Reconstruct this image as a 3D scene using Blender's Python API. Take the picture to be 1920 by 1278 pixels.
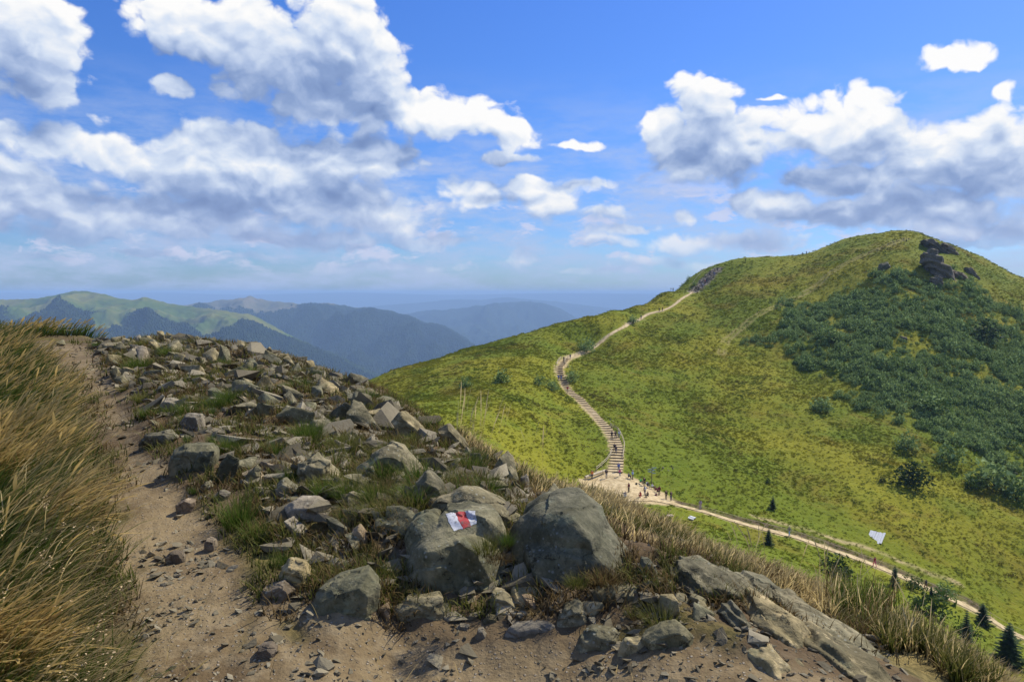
import bpy, bmesh, math, random
import numpy as np
from mathutils import Vector, Matrix, Euler
R = math.radians
random.seed(7); rng = np.random.default_rng(7)
S = bpy.context.scene
COL = S.collection
for _o in list(bpy.data.objects): bpy.data.objects.remove(_o)

# ------------------------------------------------------------------ camera, sky, sun, exposure
PITCH = R(3.7); FPX = 1387.0
cam_d = bpy.data.cameras.new('camera'); cam = bpy.data.objects.new('camera', cam_d); COL.objects.link(cam)
cam_d.sensor_width = 36; cam_d.lens = 36*FPX/1920; cam_d.clip_start = 0.05; cam_d.clip_end = 90000
cam.location = (0, 0, 0); cam.rotation_euler = (R(90)-PITCH, 0, 0)
S.camera = cam
SUN_AZ, SUN_EL = 52.0, 46.0           # degrees clockwise from the view direction (+y), above the horizon
SKY_STRENGTH = 0.12
S.view_settings.view_transform = 'Standard'; S.view_settings.look = 'None'
S.view_settings.exposure = 0.28; S.view_settings.gamma = 1.0
try: S.view_settings.use_curve_mapping = False
except Exception: pass
S.render.engine = 'CYCLES'
S.cycles.use_denoising = True
S.cycles.max_bounces = 5; S.cycles.diffuse_bounces = 3; S.cycles.glossy_bounces = 2
S.cycles.transmission_bounces = 3; S.cycles.volume_bounces = 0; S.cycles.transparent_max_bounces = 6
S.cycles.use_fast_gi = False
S.cycles.caustics_reflective = False; S.cycles.caustics_refractive = False

class N:
    """small helper for node trees"""
    def __init__(s, nt): s.nt = nt
    def n(s, t, **kw):
        x = s.nt.nodes.new(t)
        for k, v in kw.items(): setattr(x, k, v)
        return x
    def put(s, sock, v):
        if isinstance(v, bpy.types.NodeSocket): s.nt.links.new(v, sock)
        elif v is not None:
            if sock.type == 'RGBA' and hasattr(v, '__len__') and len(v) == 3: v = (*v, 1)
            if sock.type == 'VECTOR' and not hasattr(v, '__len__'): v = (v, v, v)
            sock.default_value = v
    def m(s, op, a, b=None, c=None, clamp=False):
        x = s.n('ShaderNodeMath', operation=op, use_clamp=clamp)
        for i, v in enumerate((a, b, c)): s.put(x.inputs[i], v)
        return x.outputs[0]
    def v(s, op, a, b=None):
        x = s.n('ShaderNodeVectorMath', operation=op)
        s.put(x.inputs[0], a)
        if op == 'SCALE': s.put(x.inputs[3], b)
        elif b is not None: s.put(x.inputs[1], b)
        return x.outputs['Value'] if op in ('LENGTH', 'DOT_PRODUCT', 'DISTANCE') else x.outputs[0]
    def xyz(s, a):
        x = s.n('ShaderNodeSeparateXYZ'); s.put(x.inputs[0], a); return x.outputs
    def cxyz(s, a, b, c):
        x = s.n('ShaderNodeCombineXYZ')
        for i, v in enumerate((a, b, c)): s.put(x.inputs[i], v)
        return x.outputs[0]
    def noise(s, vec, scale, detail=4, rough=0.55, dist=0.0, lac=2.0, col=False):
        x = s.n('ShaderNodeTexNoise'); x.noise_dimensions = '3D'
        s.put(x.inputs['Vector'], vec); s.put(x.inputs['Scale'], scale); s.put(x.inputs['Detail'], detail)
        s.put(x.inputs['Roughness'], rough); s.put(x.inputs['Distortion'], dist); s.put(x.inputs['Lacunarity'], lac)
        return x.outputs['Color' if col else 'Fac']
    def vor(s, vec, scale, feature='F1', out='Distance', rnd=1.0):
        x = s.n('ShaderNodeTexVoronoi', feature=feature)
        s.put(x.inputs['Vector'], vec); s.put(x.inputs['Scale'], scale); s.put(x.inputs['Randomness'], rnd)
        return x.outputs[out]
    def ss(s, v, lo, hi, a=0.0, b=1.0):
        x = s.n('ShaderNodeMapRange', interpolation_type='SMOOTHSTEP')
        for i, q in enumerate((v, lo, hi, a, b)): s.put(x.inputs[i], q)
        return x.outputs[0]
    def lin(s, v, lo, hi, a=0.0, b=1.0):
        x = s.n('ShaderNodeMapRange')
        for i, q in enumerate((v, lo, hi, a, b)): s.put(x.inputs[i], q)
        return x.outputs[0]
    def mix(s, f, a, b, mode='MIX'):
        x = s.n('ShaderNodeMix', data_type='RGBA', blend_type=mode)
        s.put(x.inputs[0], f); s.put(x.inputs[6], a); s.put(x.inputs[7], b)
        return x.outputs[2]
    def ramp(s, v, stops):
        x = s.n('ShaderNodeValToRGB'); e = x.color_ramp.elements
        while len(e) < len(stops): e.new(0.5)
        for q, (p, c) in zip(e, stops): q.position = p; q.color = (*c, 1) if len(c) == 3 else c
        s.put(x.inputs[0], v); return x.outputs[0]
    def pos(s): return s.n('ShaderNodeNewGeometry').outputs['Position']
    def objc(s): return s.n('ShaderNodeTexCoord').outputs['Object']
    def attr(s, name, out='Fac'):
        x = s.n('ShaderNodeAttribute', attribute_name=name); return x.outputs[out]
    def rnd(s): return s.n('ShaderNodeObjectInfo').outputs['Random']
    def bump(s, h, strength=0.5, dist=0.05, nrm=None):
        x = s.n('ShaderNodeBump'); s.put(x.inputs['Height'], h); s.put(x.inputs['Strength'], strength)
        s.put(x.inputs['Distance'], dist)
        if nrm is not None: s.put(x.inputs['Normal'], nrm)
        return x.outputs[0]

def px_dir(px, py):
    a = (px-960)/FPX; b = -(py-639)/FPX
    return np.array([a, math.cos(PITCH)+b*math.sin(PITCH), -math.sin(PITCH)+b*math.cos(PITCH)])

# ---- world: Nishita sky with procedural clouds
W = bpy.data.worlds.new('World'); S.world = W; W.use_nodes = True
W.cycles.sampling_method = 'NONE'
wt = W.node_tree; wt.nodes.clear(); w = N(wt)
sky = w.n('ShaderNodeTexSky'); sky.sky_type = 'NISHITA'; sky.sun_disc = False
sky.sun_elevation = R(SUN_EL); sky.sun_rotation = R(SUN_AZ); sky.altitude = 1200; sky.air_density = 1.0; sky.dust_density = 0.6; sky.ozone_density = 2.2
hsv = w.n('ShaderNodeHueSaturation'); hsv.inputs['Saturation'].default_value = 1.28; hsv.inputs['Value'].default_value = 1.0
w.put(hsv.inputs['Color'], sky.outputs[0])
geo = w.n('ShaderNodeTexCoord').outputs['Generated']
# cloud density in (azimuth, elevation) space; pixel tables are turned to angles once, here
CL = [  # px, py, rx, ry
 (50,80,125,105),(85,150,70,50),(-80,60,150,130),
 (330,20,110,50),(420,55,150,75),(520,110,150,100),(640,80,120,95),(600,185,120,55),(715,120,60,85),(700,190,70,50),
 (790,205,90,42),(880,225,95,48),(960,250,52,38),
 (320,150,70,26),
 (200,285,260,44),(60,360,280,72),(420,310,280,88),(560,370,300,75),(660,300,140,62),(880,362,110,40),(300,400,420,44),(-150,330,260,100),(700,400,170,50),
 (1110,348,130,26),(1035,378,56,44),(1120,402,90,20),(960,300,80,12),(1085,271,60,10),(1285,412,30,18),
 (1330,210,92,80),(1240,240,52,56),(1340,290,140,50),(1400,260,80,70),(1510,250,120,66),(1610,250,150,78),(1730,300,170,80),(1850,260,150,75),(1900,330,190,95),(1600,330,240,44),
 (1450,390,90,50),(1570,405,140,36),(1760,385,260,60),(2050,300,200,140),(1820,440,220,40),
 (1780,108,85,24),(1895,162,45,18),(1650,182,95,18),(1440,190,30,9),
 (970,484,90,22),(1300,455,260,20),(560,445,330,20),(150,440,170,20),(1250,490,120,14),(420,485,120,10),(700,500,160,9),(90,480,70,9),(1000,340,60,14),(1180,430,90,12),(820,455,120,12),(250,470,90,10),(1090,505,110,8),
]
ang = []
for (px, py, rx, ry) in CL:
    d = px_dir(px, py); az = math.atan2(d[0], d[1]); el = math.atan2(d[2], math.hypot(d[0], d[1]))
    sc = 1/(1+((px-960)/FPX)**2)
    ang.append((az, el, rx/FPX*sc, ry/FPX*(sc**0.5), ry <= 32))
def madd(h, a, b, c):
    x = h.n('ShaderNodeVectorMath', operation='MULTIPLY_ADD'); h.put(x.inputs[0], a); h.put(x.inputs[1], b); h.put(x.inputs[2], c); return x.outputs[0]
grp = bpy.data.node_groups.new('cloud_core', 'ShaderNodeTree')      # broad cloud bodies
grp.interface.new_socket('AE', in_out='INPUT', socket_type='NodeSocketVector')
grp.interface.new_socket('D', in_out='OUTPUT', socket_type='NodeSocketFloat')
g = N(grp); gi = g.n('NodeGroupInput'); go = g.n('NodeGroupOutput')
md = None
for (a, e, rx, ry, thin) in ang:
    if thin: rx, ry = rx*1.25, ry*1.45
    d = g.v('LENGTH', madd(g, gi.outputs[0], (1/rx, 1/ry, 0), (-a/rx, -e/ry, 0)))
    if thin: d = g.m('ADD', d, 0.27)
    md = d if md is None else g.m('SMOOTH_MIN', md, d, 0.25)
g.put(go.inputs[0], g.m('MAXIMUM', g.m('SUBTRACT', 1.0, md), -1.5))
grp2 = bpy.data.node_groups.new('cloud_detail', 'ShaderNodeTree')   # billows
grp2.interface.new_socket('AE', in_out='INPUT', socket_type='NodeSocketVector')
grp2.interface.new_socket('D', in_out='OUTPUT', socket_type='NodeSocketFloat')
g = N(grp2); gi = g.n('NodeGroupInput'); go = g.n('NodeGroupOutput')
q = g.v('MULTIPLY', gi.outputs[0], (1, 1.35, 1))
n1 = g.m('SUBTRACT', g.noise(q, 8.0, 8, 0.62), 0.5)
p1 = g.m('SUBTRACT', 0.45, g.vor(q, 22.0)); p2 = g.m('SUBTRACT', 0.45, g.vor(q, 52.0))
g.put(go.inputs[0], g.m('ADD', g.m('MULTIPLY', n1, 1.65), g.m('ADD', g.m('MULTIPLY', p1, 0.60), g.m('MULTIPLY', p2, 0.30))))
vx = w.xyz(geo)
azn = w.m('ARCTAN2', vx[0], vx[1])
eln = w.m('ARCTAN2', vx[2], w.m('SQRT', w.m('ADD', w.m('POWER', vx[0], 2.0), w.m('POWER', vx[1], 2.0))))
AE = w.cxyz(azn, eln, 0.0)
wn = w.noise(AE, 11.0, 4, 0.55, col=True)
WA = w.v('ADD', AE, w.v('MULTIPLY', w.v('SUBTRACT', wn, (0.5, 0.5, 0.5)), (0.060, 0.045, 0.0)))
def grpn(gr, v):
    x = w.n('ShaderNodeGroup'); x.node_tree = gr; w.put(x.inputs[0], v); return x.outputs[0]
C0 = grpn(grp, WA); C2 = grpn(grp, w.v('ADD', WA, (0.014, 0.050, 0)))
E0 = grpn(grp2, WA); E1 = grpn(grp2, w.v('ADD', WA, (0.004, 0.012, 0))); 
D0 = w.m('ADD', C0, E0)
DC = w.m('SUBTRACT', C0, C2); DE = w.m('SUBTRACT', E0, E1)
alpha = w.ss(D0, -0.05, w.ss(eln, 0.12, 0.24, 0.40, 0.20))
thick = w.ss(w.m('ADD', C0, w.m('MULTIPLY', E0, 0.5)), 0.0, 1.0)
lit = w.m('ADD', w.m('MULTIPLY', DC, 0.85), w.m('MULTIPLY', DE, 0.95))
lit = w.m('SUBTRACT', lit, w.m('MULTIPLY', thick, 0.50))
lit = w.m('ADD', lit, w.m('MULTIPLY', E0, 0.30))
lit = w.lin(lit, -0.98, 0.62)
CR = [(0.0, (0.17, 0.26, 0.50)), (0.30, (0.27, 0.38, 0.64)), (0.52, (0.46, 0.57, 0.80)), (0.72, (0.70, 0.79, 0.94)), (0.92, (0.98, 0.99, 1.0)), (1.0, (1.05, 1.04, 1.02))]
ccol = w.ramp(lit, CR)
ccol = w.mix(w.ss(eln, 0.16, 0.0, 0.0, 0.45), ccol, (0.50, 0.58, 0.80))
ccol = w.mix(1.0, ccol, (0.80/SKY_STRENGTH,)*3, 'MULTIPLY')
tint = w.mix(1.0, hsv.outputs[0], w.ramp(w.lin(eln, 0.0, 0.6), [(0.0, (0.30, 0.42, 0.68)), (0.10, (0.44, 0.56, 0.82)), (0.35, (0.68, 0.74, 1.02)), (1.0, (0.98, 0.94, 1.34))]), 'MULTIPLY')
veil = w.ss(w.noise(w.v('MULTIPLY', AE, (1, 3.4, 1)), 7.0, 6, 0.66), 0.36, 0.68, 0.0, 0.85)
veil = w.m('MULTIPLY', veil, w.ss(eln, 0.30, 0.10))
base = w.mix(veil, tint, tuple(c/SKY_STRENGTH for c in (0.40, 0.48, 0.68)))
lowp = w.ss(w.m('ADD', w.noise(w.v('MULTIPLY', WA, (1, 2.6, 1)), 13.0, 7, 0.66), w.m('MULTIPLY', E0, 0.16)), 0.50, 0.63)
lowp = w.m('MULTIPLY', lowp, w.m('MULTIPLY', w.ss(eln, 0.015, 0.05), w.ss(eln, 0.17, 0.10)))
base = w.mix(w.m('MULTIPLY', lowp, 0.75), base, tuple(c*0.84/SKY_STRENGTH for c in (0.66, 0.68, 0.86)))
skyc = w.mix(w.m('MULTIPLY', alpha, w.ss(eln, -0.01, 0.10, 0.15, 0.98)), base, ccol)
bgv = w.n('ShaderNodeBackground'); w.put(bgv.inputs[0], skyc); bgv.inputs[1].default_value = SKY_STRENGTH
# the same broken cumulus, more coarsely, over the rest of the sky (one shader skips the other where it is not mixed in)
gen = w.ss(w.noise(w.v('MULTIPLY', geo, (1, 1, 1.8)), 2.8, 4, 0.58), 0.50, 0.62)
gcol = w.mix(1.0, w.mix(gen, (0.95, 0.97, 1.0), (0.42, 0.50, 0.70)), (1/SKY_STRENGTH,)*3, 'MULTIPLY')
skyg = w.mix(w.m('MULTIPLY', gen, w.ss(eln, 0.0, 0.12, 0.2, 0.95)), base, gcol)
bgg = w.n('ShaderNodeBackground'); w.put(bgg.inputs[0], skyg); bgg.inputs[1].default_value = SKY_STRENGTH
away = w.m('MAXIMUM', w.ss(w.m('ABSOLUTE', azn), 0.66, 0.85), w.m('MAXIMUM', w.ss(eln, 0.42, 0.52), w.ss(eln, -0.04, -0.08)))
ms = w.n('ShaderNodeMixShader'); w.put(ms.inputs[0], away); wt.links.new(bgv.outputs[0], ms.inputs[1]); wt.links.new(bgg.outputs[0], ms.inputs[2])
wo = w.n('ShaderNodeOutputWorld'); wt.links.new(ms.outputs[0], wo.inputs[0])

sd = bpy.data.lights.new('sun', 'SUN'); sd.energy = 4.8; sd.angle = R(0.55); sd.color = (1.0, 0.94, 0.82)
sun = bpy.data.objects.new('sun', sd); COL.objects.link(sun)
SV = Vector((math.sin(R(SUN_AZ))*math.cos(R(SUN_EL)), math.cos(R(SUN_AZ))*math.cos(R(SUN_EL)), math.sin(R(SUN_EL))))
sun.rotation_euler = SV.to_track_quat('Z', 'Y').to_euler(); sun.location = (20, 20, 60)
# ------------------------------------------------------------------ noise in numpy
_P = np.random.default_rng(11).permutation(256); _P = np.concatenate([_P, _P, _P])
_G3 = np.random.default_rng(12).normal(size=(256, 3)); _G3 /= np.linalg.norm(_G3, axis=1)[:, None]
def noise3(x, y, z):
    x, y, z = np.broadcast_arrays(np.asarray(x, float), np.asarray(y, float), np.asarray(z, float))
    xi = np.floor(x).astype(int); yi = np.floor(y).astype(int); zi = np.floor(z).astype(int)
    xf = x-xi; yf = y-yi; zf = z-zi; xi &= 255; yi &= 255; zi &= 255
    f = lambda t: t*t*t*(t*(t*6-15)+10)
    u, v, w_ = f(xf), f(yf), f(zf)
    def gr(dx, dy, dz):
        h = _P[_P[_P[xi+dx]+yi+dy]+zi+dz]; g_ = _G3[h]
        return g_[..., 0]*(xf-dx)+g_[..., 1]*(yf-dy)+g_[..., 2]*(zf-dz)
    L = lambda a, b, t: a+(b-a)*t
    a = L(L(gr(0,0,0), gr(1,0,0), u), L(gr(0,1,0), gr(1,1,0), u), v)
    b = L(L(gr(0,0,1), gr(1,0,1), u), L(gr(0,1,1), gr(1,1,1), u), v)
    return L(a, b, w_)*1.6
def fbm(x, y, z=0.0, o=4, lac=2.03, gain=0.5):
    s = 0; a = 1.0; f = 1.0
    for i in range(o):
        s = s+a*noise3(np.asarray(x)*f+i*17.3, np.asarray(y)*f-i*9.1, np.asarray(z)*f+i*3.7); a *= gain; f *= lac
    return s
def sst(x, a, b):
    t = np.clip((np.asarray(x, float)-a)/(b-a), 0, 1); return t*t*(3-2*t)

# ------------------------------------------------------------------ the lie of the land
CP, SP = math.cos(PITCH), math.sin(PITCH)
def e_of(py):
    b = -(np.asarray(py, float)-639)/FPX
    return (-SP+b*CP)/(CP+b*SP)              # height over forward distance
ZP = lambda d, z: (d, z)                     # (distance, height)
def YP(d, py): return (d, float(e_of(py))*d)
near = {
 -500: [(1.2,-1.55),(5,-1.5),(15,-1.5),(28,-1.5),(36,-2.4),(48,-7)],
 150:  [(1.2,-1.6),(5,-1.6),(15,-1.6),(22,-1.6),(29,-1.66),(36,-2.6),(48,-7)],
 300:  [(1.2,-1.6),(4,-1.6),(6,-1.52),(10,-1.45),(14,-1.36),(19,-1.24),(23,-1.45),(28,-3),(40,-9)],
 450:  [(1.2,-1.6),(4,-1.58),(6,-1.5),(10,-1.42),(14,-1.34),(18,-1.30),(22,-1.75),(28,-4),(40,-9.5)],
 550:  [(1.2,-1.6),(4,-1.58),(6,-1.5),(10,-1.48),(14,-1.46),(16.5,-1.50),(20,-2.3),(28,-5.5),(40,-10)],
 690:  [(1.2,-1.6),(3.9,-1.6),(4.6,-1.46),(7,-1.48),(10,-1.55),(13.5,-1.68),(17,-2.9),(28,-8)],
 760:  [(1.2,-1.6),(4.0,-1.62),(4.7,-1.42),(5.5,-1.42),(7,-1.52),(10,-1.62),(12,-1.77),(15,-3.1),(28,-8.6)],
 880:  [(1.2,-1.6),(3.95,-1.62),(4.7,-1.42),(5.2,-1.45),(6,-1.54),(8,-1.73),(9.5,-1.90),(12,-3.1),(28,-9.2)],
 1000: [(1.2,-1.6),(3.9,-1.62),(4.6,-1.46),(6,-1.70),(8,-2.03),(10.5,-2.9),(14,-4.3),(28,-9.8)],
 1120: [(1.2,-1.6),(3.8,-1.62),(4.5,-1.52),(6,-1.82),(7.5,-2.12),(10,-2.95),(14,-4.6),(28,-10.3)],
 1240: [(1.2,-1.6),(3.3,-1.62),(4.2,-1.54),(5.5,-1.86),(7,-2.27),(10,-3.3),(14,-5.0),(28,-10.9)],
 1380: [(1.2,-1.6),(3.1,-1.62),(4.0,-1.64),(5,-1.92),(6.3,-2.36),(9,-3.4),(14,-5.6),(28,-11.6)],
 1500: [(1.2,-1.6),(3.0,-1.62),(4.0,-1.82),(5,-2.12),(6,-2.44),(9,-3.7),(14,-6.0),(28,-12.2)],
 1700: [(1.2,-1.6),(2.5,-1.62),(3.3,-1.80),(4.2,-2.05),(5.2,-2.45),(8,-3.9),(14,-7.0),(28,-13.8)],
 1850: [(1.2,-1.6),(2.2,-1.65),(3.2,-1.85),(4.6,-2.50),(7,-3.9),(14,-7.7),(28,-15.0)],
 2000: [(1.2,-1.6),(2.2,-1.75),(3.2,-2.05),(4.6,-2.85),(7,-4.3),(14,-8.2),(28,-16.0)],
 2500: [(1.2,-1.7),(2.2,-2.1),(3.2,-2.7),(4.6,-3.6),(7,-5.2),(14,-9.4),(28,-17.5)],
}
far = {
 -500: [ZP(60,-14),ZP(100,-34),ZP(200,-85),ZP(300,-130),ZP(420,-180),ZP(900,-330)],
 150:  [ZP(60,-14),ZP(100,-34),ZP(200,-80),ZP(300,-125),ZP(420,-180),ZP(900,-330)],
 300:  [ZP(60,-15),ZP(100,-33),ZP(200,-70),ZP(300,-110),ZP(420,-170),ZP(900,-330)],
 450:  [YP(60,905),YP(100,870),YP(150,835),YP(240,800),ZP(300,-70),ZP(420,-140),ZP(900,-320)],
 550:  [YP(60,900),YP(100,850),YP(150,805),YP(240,760),ZP(300,-60),ZP(420,-130),ZP(900,-320)],
 690:  [YP(60,900),YP(100,832),YP(150,770),YP(200,735),YP(240,712),ZP(265,-33),ZP(300,-45),ZP(420,-105),ZP(900,-310)],
 760:  [YP(60,905),YP(100,835),YP(150,765),YP(200,722),YP(243,692),ZP(268,-29),ZP(300,-40),ZP(420,-100),ZP(900,-310)],
 800:  [YP(60,905),YP(100,835),YP(120,797),YP(150,757),YP(200,710),YP(245,680),ZP(268,-26),ZP(300,-37),ZP(420,-95),ZP(900,-305)],
 900:  [YP(60,935),YP(100,862),YP(115,825),YP(130,793),YP(150,755),YP(175,718),YP(200,692),YP(225,668),YP(250,650),ZP(275,-21),ZP(310,-34),ZP(420,-85),ZP(900,-300)],
 1000: [YP(60,975),YP(100,915),YP(120,870),YP(135,830),YP(150,787),YP(175,732),YP(200,692),YP(225,655),YP(255,623),ZP(280,-17),ZP(320,-32),ZP(420,-80),ZP(900,-300)],
 1060: [YP(60,1000),YP(110,932),YP(125,895),YP(135,862),YP(150,815),YP(165,783),YP(185,748),YP(200,728),YP(215,692),YP(225,674),YP(245,640),YP(260,606),ZP(285,-14),ZP(325,-30),ZP(420,-76),ZP(900,-295)],
 1110: [YP(60,1015),YP(110,953),YP(128,908),YP(135,885),YP(150,832),YP(165,790),YP(185,758),YP(205,712),YP(225,682),YP(245,652),YP(264,593),ZP(288,-11.5),ZP(330,-28),ZP(420,-72),ZP(900,-290)],
 1160: [YP(60,1025),YP(110,968),YP(120,945),YP(128,917),YP(133,891),YP(140,868),YP(150,835),YP(175,782),YP(200,727),YP(225,680),YP(245,643),YP(260,608),YP(272,580),ZP(295,-9),ZP(335,-25),ZP(420,-68),ZP(900,-285)],
 1200: [YP(60,1032),YP(105,982),YP(118,950),YP(128,922),YP(135,900),YP(150,850),YP(175,787),YP(200,732),YP(225,684),YP(250,640),YP(272,604),YP(290,571),ZP(315,-8),ZP(350,-20),ZP(430,-60),ZP(900,-280)],
 1250: [YP(60,1036),YP(108,985),YP(120,955),YP(126,940),YP(140,902),YP(150,862),YP(175,797),YP(200,740),YP(225,690),YP(250,644),YP(275,605),YP(295,572),YP(312,545),ZP(340,-5),ZP(380,-18),ZP(460,-60),ZP(900,-280)],
 1300: [YP(60,1043),YP(80,1020),YP(110,982),YP(122,958),YP(128,945),YP(140,905),YP(150,872),YP(175,805),YP(200,748),YP(225,697),YP(250,647),YP(275,605),YP(300,568),YP(320,544),YP(338,515),ZP(360,7),ZP(400,-6),ZP(480,-50),ZP(900,-280)],
 1400: [YP(60,1067),YP(80,1045),YP(110,1008),YP(120,990),YP(126,974),YP(135,940),YP(150,890),YP(175,815),YP(200,750),YP(225,697),YP(250,643),YP(275,590),YP(300,545),YP(320,515),YP(345,483),ZP(370,14),ZP(410,2),ZP(500,-45),ZP(900,-280)],
 1500: [YP(60,1095),YP(80,1075),YP(108,1042),YP(118,1020),YP(124,1002),YP(135,960),YP(150,905),YP(175,825),YP(200,750),YP(225,690),YP(250,630),YP(275,578),YP(300,532),YP(320,502),YP(350,478),ZP(380,14.5),ZP(420,4),ZP(500,-40),ZP(900,-280)],
 1600: [YP(60,1137),YP(80,1117),YP(105,1082),YP(116,1055),YP(122,1036),YP(135,980),YP(150,920),YP(175,828),YP(200,745),YP(225,675),YP(250,610),YP(275,550),YP(300,500),YP(325,458),YP(345,443),ZP(375,20),ZP(420,8),ZP(500,-35),ZP(900,-280)],
 1700: [YP(60,1193),YP(80,1167),YP(100,1130),YP(114,1098),YP(120,1076),YP(135,1005),YP(150,930),YP(175,830),YP(200,740),YP(225,655),YP(250,580),YP(275,515),YP(300,470),YP(325,439),YP(340,432),ZP(370,22),ZP(420,10),ZP(500,-35),ZP(900,-280)],
 1800: [YP(60,1247),YP(80,1217),YP(98,1180),YP(111,1145),YP(118,1118),YP(135,1030),YP(150,955),YP(175,840),YP(200,750),YP(225,670),YP(250,590),YP(275,530),YP(300,488),YP(325,467),ZP(350,14),ZP(400,2),ZP(500,-45),ZP(900,-280)],
 1920: [YP(60,1330),YP(80,1290),YP(95,1250),YP(108,1208),YP(115,1182),YP(135,1065),YP(150,975),YP(175,860),YP(200,765),YP(225,690),YP(250,628),YP(275,578),YP(300,545),YP(325,522),ZP(350,4),ZP(400,-10),ZP(500,-50),ZP(900,-280)],
 2200: [ZP(60,-35),ZP(95,-50),ZP(115,-55),ZP(150,-46),ZP(200,-28),ZP(250,-15),ZP(300,-8),ZP(330,-8),ZP(400,-30),ZP(500,-70),ZP(900,-280)],
 2500: [ZP(60,-38),ZP(95,-54),ZP(115,-60),ZP(150,-54),ZP(200,-40),ZP(250,-30),ZP(300,-25),ZP(330,-26),ZP(400,-45),ZP(500,-80),ZP(900,-280)],
}
def pchip(x, y, xq):
    x = np.asarray(x, float); y = np.asarray(y, float); h = np.diff(x); d = np.diff(y)/h
    m = np.zeros_like(y)
    for i in range(1, len(x)-1):
        if d[i-1]*d[i] > 0:
            w1 = 2*h[i]+h[i-1]; w2 = h[i]+2*h[i-1]; m[i] = (w1+w2)/(w1/d[i-1]+w2/d[i])
    m[0] = d[0]; m[-1] = d[-1]
    i = np.clip(np.searchsorted(x, xq)-1, 0, len(x)-2); t = (xq-x[i])/h[i]
    return ((1+2*t)*(1-t)**2)*y[i]+t*(1-t)**2*h[i]*m[i]+t*t*(3-2*t)*y[i+1]+t*t*(t-1)*h[i]*m[i+1]
VG = np.linspace(math.log(1.2), math.log(900), 520)
def table(tab):
    cs = sorted(tab); out = []
    for c in cs:
        p = np.array(tab[c]); out.append(pchip(np.log(p[:, 0]), p[:, 1]/p[:, 0], np.clip(VG, math.log(p[0, 0]), math.log(p[-1, 0]))))
    out = np.array(out); UG = np.arange(-500, 2501, 10.0)
    return np.array([pchip(cs, out[:, j], UG) for j in range(out.shape[1])])      # [v, u]
nt_, ft_ = table(near), table(far)
# the near ridge runs into the far ground between 28-48 m and 60 m
mixv = sst(np.exp(VG), 30, 60)[:, None]
full = {}
TAB = nt_*(1-mixv)+ft_*mixv
for _ in range(3): TAB[:, 1:-1] = TAB[:, 1:-1]*.5+.25*(TAB[:, :-2]+TAB[:, 2:])
_m = (VG > math.log(24)) & (VG < math.log(75))
for _ in range(40):
    T2 = TAB.copy(); T2[1:-1] = TAB[1:-1]*.5+.25*(TAB[:-2]+TAB[2:]); TAB[_m] = T2[_m]
def base_z(x, y):
    x = np.asarray(x, float); y = np.maximum(np.asarray(y, float), 1.2); u = x/y
    v = np.clip((np.log(y)-VG[0])/(VG[1]-VG[0]), 0, len(VG)-1.001); vi = v.astype(int); vf = v-vi
    e = -1.6/y*np.ones_like(u)
    for _ in range(3):
        b = (SP+e*CP)/(CP-e*SP)
        px = 960+FPX*u*(CP+b*SP)
        q = np.clip((px+500)/10, 0, TAB.shape[1]-1.001); qi = q.astype(int); qf = q-qi
        e = (TAB[vi, qi]*(1-qf)+TAB[vi, qi+1]*qf)*(1-vf)+(TAB[vi+1, qi]*(1-qf)+TAB[vi+1, qi+1]*qf)*vf
    return e*y
def seg_dist(x, y, pts):
    d = np.full(np.shape(x), 1e9)
    for (x0, y0), (x1, y1) in zip(pts[:-1], pts[1:]):
        dx, dy = x1-x0, y1-y0; t = np.clip(((x-x0)*dx+(y-y0)*dy)/(dx*dx+dy*dy+1e-9), 0, 1)
        d = np.minimum(d, np.hypot(x-x0-t*dx, y-y0-t*dy))
    return d
def hit0(px, py, f=base_z, dmin=1.4, dmax=700):
    r = px_dir(px, py); ds = np.exp(np.linspace(math.log(dmin), math.log(dmax), 1500))
    t = ds/r[1]; h = r[2]*t-f(r[0]*t, ds); k = np.where(h < 0)[0]
    if len(k) == 0: return None
    k = k[0]
    if k == 0: return Vector(r*t[0])
    a = h[k-1]/(h[k-1]-h[k]); tt = t[k-1]+(t[k]-t[k-1])*a
    return Vector(r*tt)
def line(pts, **kw):
    out = []
    for px, py in pts:
        p = None; k = 0
        while p is None and k < 40: p = hit0(px, py+k*2, **kw); k += 1
        out.append((p.x, p.y))
    return out
# the routes over the hill, as lines on the ground
STAIR = line([(1150,905),(1153,885),(1156,862),(1156,842),(1150,822),(1136,803),(1120,786),(1104,768),(1088,750),(1072,738),(1062,728),(1057,716),(1050,702),(1049,690),(1056,679),(1063,672)])
UPPER = line([(1063,672),(1085,664),(1110,654),(1135,634),(1160,618),(1185,604),(1210,592),(1240,583),(1262,573),(1285,556),(1300,546)])
SCREE = line([(1300,546),(1315,534),(1330,518),(1345,504)])
LOWER = line([(1155,925),(1200,932),(1250,942),(1310,957),(1360,972),(1420,989),(1480,1004),(1560,1031),(1640,1060),(1700,1085),(1780,1122),(1860,1163),(1930,1200),(2010,1245)])
OLDTRACK = line([(1352,668),(1362,640),(1400,612),(1450,580),(1500,550),(1560,512),(1610,485),(1660,462),(1700,447)])
ALLP = [STAIR, UPPER, SCREE, LOWER]
PLAZA = line([(1100,905),(1137,884),(1170,890),(1200,905),(1240,925),(1260,944),(1200,940),(1150,940),(1110,925)])
PLC = np.mean(np.array(PLAZA), axis=0)
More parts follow.
